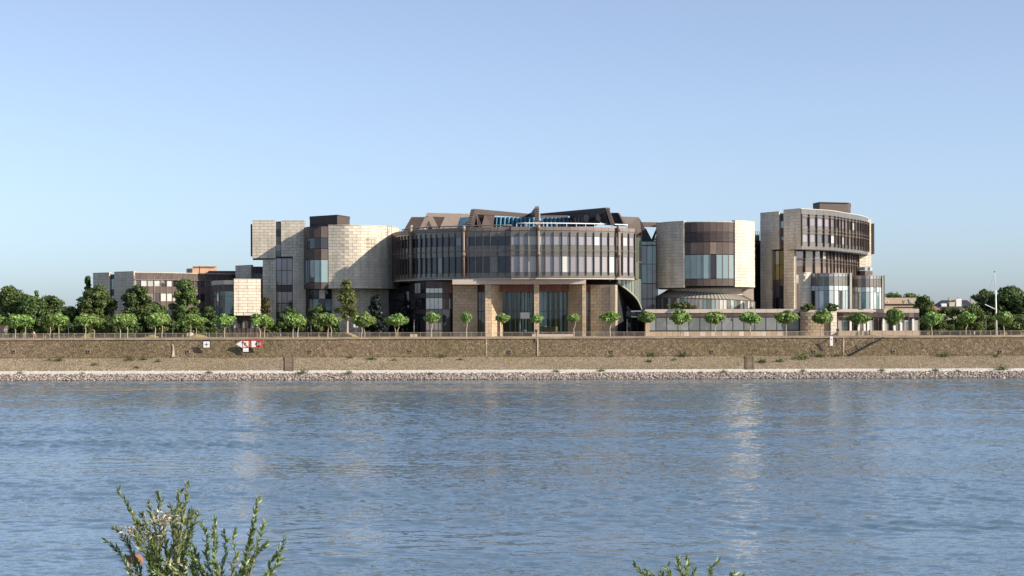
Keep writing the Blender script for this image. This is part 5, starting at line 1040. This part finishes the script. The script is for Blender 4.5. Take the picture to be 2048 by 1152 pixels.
t = thing('notice_board', 'rounded white panel in the shadow beside the yellowish tree', 'sign', (X(711, 356), 356, GZ)); box('board', WHITE, (X(711.5, 356), 356, Z(650.5, 356, 711)), (.95, .12, .9), 0, t); bar('post', STEEL, (X(711.5, 356), 356.1, GZ), (X(711.5, 356), 356.1, Z(652, 356, 711)), .1, t)
t = thing('planter', 'low grey planter box beside the lower glass of the hall', 'planter', (X(827, 353), 353, GZ))
for k in (0, 1): box('tub', SLAB, (X(823.5 + k * 7.5, 353), 353, GZ + .3), (.72, .6, .6), 0, t)
t = thing('litter_bin', 'grey litter bin behind the railing on the right', 'bin', (X(1948, 341.5), 341.5, GZ)); x = X(1948, 341.5); tube('bin_body', [(x, 341.5, GZ), (x, 341.5, GZ + .95)], .2, STEEL, t, 10); tube('bin_lid', [(x, 341.5, GZ + .95), (x, 341.5, GZ + 1.05)], .23, STEEL_D, t, 10)
# steel stair on the quay wall
t = thing('quay_stair', 'dark steel stair with railing slanting down the quay wall at right', 'stair', (X(1735, 338.3), 338.3, 4.0))
a, b_ = P3(1765, 674.5, 338.9), P3(1703, 708, 338.3)
for k in range(24):
    p = a.lerp(b_, k / 23); box('step', STEEL_D, (p.x, 338.5 - .3 * k / 23, p.z), (.34, 1.0, .08), 0, t)
for dy in (.1, -.75): bar('stringer', STEEL_D, a + Vector((0, dy - .3, -.1)), b_ + Vector((0, dy - .1, -.1)), .2, t)
bar('handrail', STEEL_D, P3(1745, 674.5, 338.1), P3(1703, 697, 337.6), .08, t)
for k in range(9):
    p = a.lerp(b_, .3 + .7 * k / 8) + Vector((0, -.8, 0)); bar('baluster', STEEL_D, p, p + Vector((0, 0, 1.0)), .05, t)
bar('newel_post', PALE, P3(1747, 683, 338), P3(1747, 673, 338), .14, t)
STEPM = surf('step_stone', (.2, .15, .11), .9)
# step flights on the lower slope
def flight(label, px0, px1, py0, py1, Ya, Yb, za, zb_, mat):
    t = thing('step_flight', label, 'steps', (X((px0 + px1) / 2, Yb), Yb, zb_), 'step flights on the embankment'); n = 9
    for k in range(n):
        y = Ya + (Yb - Ya) * (k + .5) / n; z = za + (zb_ - za) * (k + .5) / n; xc = X((px0 + px1) / 2, y); box('step', mat, (xc, y - .1, z + .02), ((px1 - px0) / F * y, (Ya - Yb) / n * .8, .3), 0, t)
    for s in (px0 - 1, px1 + 1): bar('side_kerb', STEPM, (X(s, Ya), Ya, za + .15), (X(s, Yb), Yb, zb_ + .15), .14, t)
flight('left stone step flight on the lower embankment', 571, 586, 714, 746, 338.4, 326.2, 4.0, 1.6, STEPM)
flight('right stone step flight on the lower embankment, with dark rail', 1492.5, 1506, 712, 742, 338.2, 326.4, 3.95, 1.62, STEPM)
# white mast
t = thing('signal_mast', 'tall white signal mast with slanting yard behind the right-hand railing', 'mast', (X(1991.5, 346), 346, GZ)); x = X(1991.5, 346); zm = lambda y: Z(y, 346, 1991)
tube('lower_mast', [(x + .15, 346, GZ), (x, 346, zm(580))], .2, WHITE, t, 8, r1=.13); tube('top_mast', [(x - .05, 346, zm(582)), (x - .2, 346, zm(548)), (x - .22, 346, zm(544))], .075, WHITE, t, 6, r1=.05); box('mast_cap', STEEL_D, (x - .22, 346, zm(543.5)), (.2, .2, .25), 0, t)
bar('yard', WHITE, P3(1970, 608.5, 346), P3(1990, 618, 346), .14, t)
for a, b_ in (((1970, 608.5), (1988, 549)), ((1975, 600), (1980, 586))): bar('stay_line', STEEL, P3(*a, 346), P3(*b_, 346), .03, t)

# ------------------------------------------------------------------ people on the promenade
SKIN = surf('skin', (.5, .32, .23), .6, var=0); HAIR = surf('hair_brown', (.06, .04, .03), .7)
def skin_mesh(name, verts, edges, radii, mat, parent, root=0):
    me = bpy.data.meshes.new(name); me.from_pydata(verts, edges, []); o = link(name, me, parent)
    m1 = o.modifiers.new('skin', 'SKIN'); lay = me.skin_vertices[0].data
    for i, r in enumerate(radii): lay[i].radius = (r, r)
    lay[root].use_root = True; m2 = o.modifiers.new('sub', 'SUBSURF'); m2.levels = m2.render_levels = 1; me.materials.append(mat); return o
def person(label, px, Y, top, legs, rz=0, lean=0.0, h=1.7, stride=.18):
    k = h / 1.7; t = thing('person', label, 'person', (X(px, Y), Y, GZ)); t.rotation_euler.z = rz
    f_ = lambda x, y, z: ((x) * k, (y - lean * max(0, z - .9)) * k, z * k)
    B = [f_(0, 0, .92), f_(0, 0, 1.2), f_(0, 0, 1.4), f_(0, -.01, 1.49), f_(0, -.02, 1.6), f_(.09, 0, .88), f_(.1, -stride * .5, .5), f_(.1, stride * .3, .09), f_(.1, stride * .3 - .14, .04), f_(-.09, 0, .88), f_(-.1, stride * .3, .5), f_(-.1, stride, .1), f_(-.1, stride - .14, .05), f_(.19, 0, 1.38), f_(.24, .05, 1.12), f_(.24, -.12, .92), f_(-.19, 0, 1.38), f_(-.24, -.03, 1.12), f_(-.24, -.16, .94)]
    E = [(0, 1), (1, 2), (2, 3), (3, 4), (0, 5), (5, 6), (6, 7), (7, 8), (0, 9), (9, 10), (10, 11), (11, 12), (2, 13), (13, 14), (14, 15), (2, 16), (16, 17), (17, 18)]
    rr = [.13, .12, .13, .055, .1, .085, .06, .045, .04, .085, .06, .045, .04, .055, .042, .035, .055, .042, .035]
    skin_mesh('body', B, E, [r * k for r in rr], SKIN, t)
    skin_mesh('shirt', [B[i] for i in (0, 1, 2, 13, 14, 16, 17)], [(0, 1), (1, 2), (2, 3), (3, 4), (2, 5), (5, 6)], [k * r for r in (.15, .14, .15, .075, .06, .075, .06)], top, t)
    skin_mesh('trousers', [B[i] for i in (0, 5, 6, 7, 9, 10, 11)], [(0, 1), (1, 2), (2, 3), (0, 4), (4, 5), (5, 6)], [k * r for r in (.15, .105, .08, .06, .105, .08, .06)], legs, t)
    q = Vector(B[4]); bm = bmesh.new(); bmesh.ops.create_icosphere(bm, subdivisions=2, radius=.115 * k); me = bpy.data.meshes.new('hair'); bm.to_mesh(me); bm.free(); me.materials.append(HAIR); o = link('hair', me, t); o.location = q + Vector((0, .035, .05)) * k; o.scale = (.95, 1, .9)
CLW = surf('cloth_white', (.7, .68, .66), .9); CLO = surf('cloth_orange', (.75, .16, .05), .9); CLP = surf('cloth_pink', (.6, .32, .32), .9); CLD = surf('cloth_dark', (.05, .05, .06), .9)
person('person in white top and orange trousers leaning forward at the left railing', 70, 339.98 + .9, CLW, CLO, R(-90), .55, 1.65, .25)
person('person in pale pink walking beside the shrubs left of centre', 561, 344.5, CLP, CLW, R(90), .05, 1.72)
person('small distant person in white between the bushes before the left pavilion', 408, 357, CLW, CLP, R(40), 0, 1.65)

# ------------------------------------------------------------------ near bank: willow shoots and a stone in the water
def willow(label, stems, Y0, seed, dry):
    g = np.random.default_rng(seed); px_, py_ = stems[0][0]; base = Vector((X(px_, Y0), Y0, 0)); base.z = 7.9 + (14 - Y0) * .17
    t = thing('willow_bush', label, 'bush', base); C = []; T = []; D = []
    for (bx, by), (mx_, my_), (tx, ty), dn in stems:
        ya, yb = Y0 + g.uniform(-.25, .25), Y0 + g.uniform(-.35, .35); a = P3(bx, by, ya); m_ = P3(mx_, my_, (ya + yb) / 2); e = P3(tx, ty, yb); pts = []
        for k in range(13):
            s = k / 12; pts.append(a * (1 - s) ** 2 + m_ * 2 * s * (1 - s) + e * s * s + Vector(g.normal(size=3) * .011))
        tube('stem', pts, .011, BARK, t, 5, r1=.0025)
        Ls = sum((pts[i + 1] - pts[i]).length for i in range(12)); n = int(Ls * 80 * dn)
        for k in range(n):
            s = .1 + .9 * (k + g.random()) / n; i = min(11, int(s * 12)); p = pts[i].lerp(pts[i + 1], s * 12 - i); d = (pts[i + 1] - pts[i]).normalized()
            side = Vector(g.normal(size=3)); side = (side - d * side.dot(d)).normalized(); q = (d * g.uniform(.55, 1.15) + side * g.uniform(.35, .8)).normalized()
            C.append(p); D.append(q); T.append(g.uniform(.05, .095) * (1.1 - .4 * s))
    # each leaf: folded lance of four triangles
    V = []; Fc = []
    for p, d, l in zip(C, D, T):
        u = d.cross(Vector(g.normal(size=3))).normalized(); w_ = d.cross(u); b0 = len(V); wd = l * .18
        V += [p, p + d * l * .35 + u * wd + w_ * wd * .5, p + d * l * .4, p + d * l * .35 - u * wd + w_ * wd * .5, p + d * l + w_ * l * -.08]; Fc += [(b0, b0 + 1, b0 + 2), (b0, b0 + 2, b0 + 3), (b0 + 1, b0 + 4, b0 + 2), (b0 + 2, b0 + 4, b0 + 3)]
    mesh_obj('leaves', V, Fc, LF_WIL, t)
    if dry:
        V = []; Fc = []
        for px, py, n, sp in dry:
            for k in range(n):
                p = P3(px + g.normal() * sp, py + g.normal() * sp * .55, Y0 + g.normal() * .12); d = Vector(g.normal(size=3)).normalized(); u = d.cross(Vector(g.normal(size=3))).normalized(); l = g.uniform(.025, .06); b0 = len(V)
                V += [p, p + d * l * .5 + u * l * .16, p + d * l, p + d * l * .5 - u * l * .16]; Fc.append((b0, b0 + 1, b0 + 2, b0 + 3))
        mesh_obj('dry_debris', V, Fc, LF_DRY, t)['kind'] = 'stuff'
S1 = [((335, 1420), (330, 1150), (238, 980), 1.0), ((335, 1420), (320, 1120), (314, 982), 1.1), ((335, 1420), (345, 1110), (360, 985), 1.2), ((335, 1420), (350, 1120), (373, 970), 1.0), ((330, 1420), (300, 1120), (228, 1052), 1.1), ((330, 1420), (300, 1140), (212, 1083), 1.0), ((335, 1420), (345, 1130), (395, 1030), 1.3), ((335, 1420), (330, 1120), (297, 1000), 1.0), ((340, 1420), (352, 1130), (342, 1010), 1.4), ((340, 1420), (360, 1150), (384, 1020), 1.2), ((340, 1420), (320, 1130), (280, 1030), 1.3), ((330, 1420), (300, 1140), (250, 1110), .7)]
rs = random.Random(5)
S1 += [((335 + rs.uniform(-15, 15), 1420), (335 + rs.uniform(-20, 25), 1130), (rs.uniform(268, 392), rs.uniform(1015, 1075)), 1.5) for _ in range(7)]
willow('willow bush with pale debris caught in its branches, left foreground', S1, 14.0, 3, [(325, 1040, 170, 14), (280, 1072, 130, 16), (262, 1062, 60, 9), (335, 1035, 60, 9), (310, 1085, 70, 14)])
S2 = [((440, 1450), (440, 1180), (403, 1050), 1.3), ((440, 1450), (440, 1160), (425, 1040), 1.1), ((450, 1450), (470, 1180), (517, 1000), 1.3), ((450, 1450), (480, 1180), (527, 1042), 1.2), ((450, 1450), (480, 1180), (505, 1040), 1.2), ((450, 1450), (500, 1200), (570, 1075), 1.2), ((450, 1450), (500, 1210), (558, 1120), 1.1), ((440, 1450), (430, 1190), (452, 1062), 1.1), ((440, 1450), (460, 1190), (470, 1060), 1.2), ((430, 1450), (390, 1230), (345, 1110), 1.0), ((430, 1450), (370, 1230), (300, 1135), 1.0), ((430, 1450), (400, 1190), (378, 1085), 1.2), ((430, 1450), (300, 1260), (258, 1140), .9)]
S2 += [((440 + rs.uniform(-20, 20), 1450), (440 + rs.uniform(-60, 60), 1210), (rs.uniform(290, 545), rs.uniform(1085, 1150)), 1.5) for _ in range(12)]
willow('taller-stemmed green willow bush right of the debris-filled one, left foreground', S2, 13.6, 4, [(480, 1130, 40, 12), (350, 1130, 50, 14)])
S3 = [((1370, 1450), (1340, 1210), (1268, 1128), 1.1), ((1370, 1450), (1350, 1200), (1334, 1132), 1.2), ((1370, 1450), (1362, 1200), (1358, 1118), 1.4), ((1370, 1450), (1368, 1200), (1372, 1114), 1.4), ((1370, 1450), (1390, 1200), (1432, 1122), 1.1), ((1375, 1450), (1420, 1230), (1462, 1147), 1.1), ((1375, 1450), (1430, 1240), (1482, 1147), 1.0), ((1370, 1450), (1330, 1220), (1290, 1140), 1.3), ((1370, 1450), (1350, 1220), (1320, 1142), 1.3), ((1370, 1450), (1380, 1220), (1388, 1140), 1.3), ((1370, 1450), (1360, 1220), (1305, 1146), 1.2)]
willow('small willow shoots poking up at the bottom edge, right of centre', S3, 13.0, 6, None)
YK = CAMZ * F / (1118 - HOR)
g = np.random.default_rng(9); bm = bmesh.new(); bmesh.ops.create_icosphere(bm, subdivisions=2, radius=.5)
for v_ in bm.verts:
    c = v_.co; k = 1 + g.uniform(-.12, .12); top = 1.0 if c.z < 0 else 1.2 - .5 * (c.x < -.1) * abs(c.x); v_.co = Vector((c.x * .85 * k, c.y * .8 * k, c.z * 0.62 * k * top))
me = bpy.data.meshes.new('river_rock'); bm.to_mesh(me); bm.free(); me.materials.append(surf('red_rock', (.26, .12, .07), .85, nscale=3, nvar=.4, bump=.5, bscale=5)); o = link('river_rock', me); o.location = (X(268, YK), YK, .03); o.rotation_euler = (0, .35, .4)
tag(o, 'reddish rock sticking out of the river beside the left willow', 'rock')
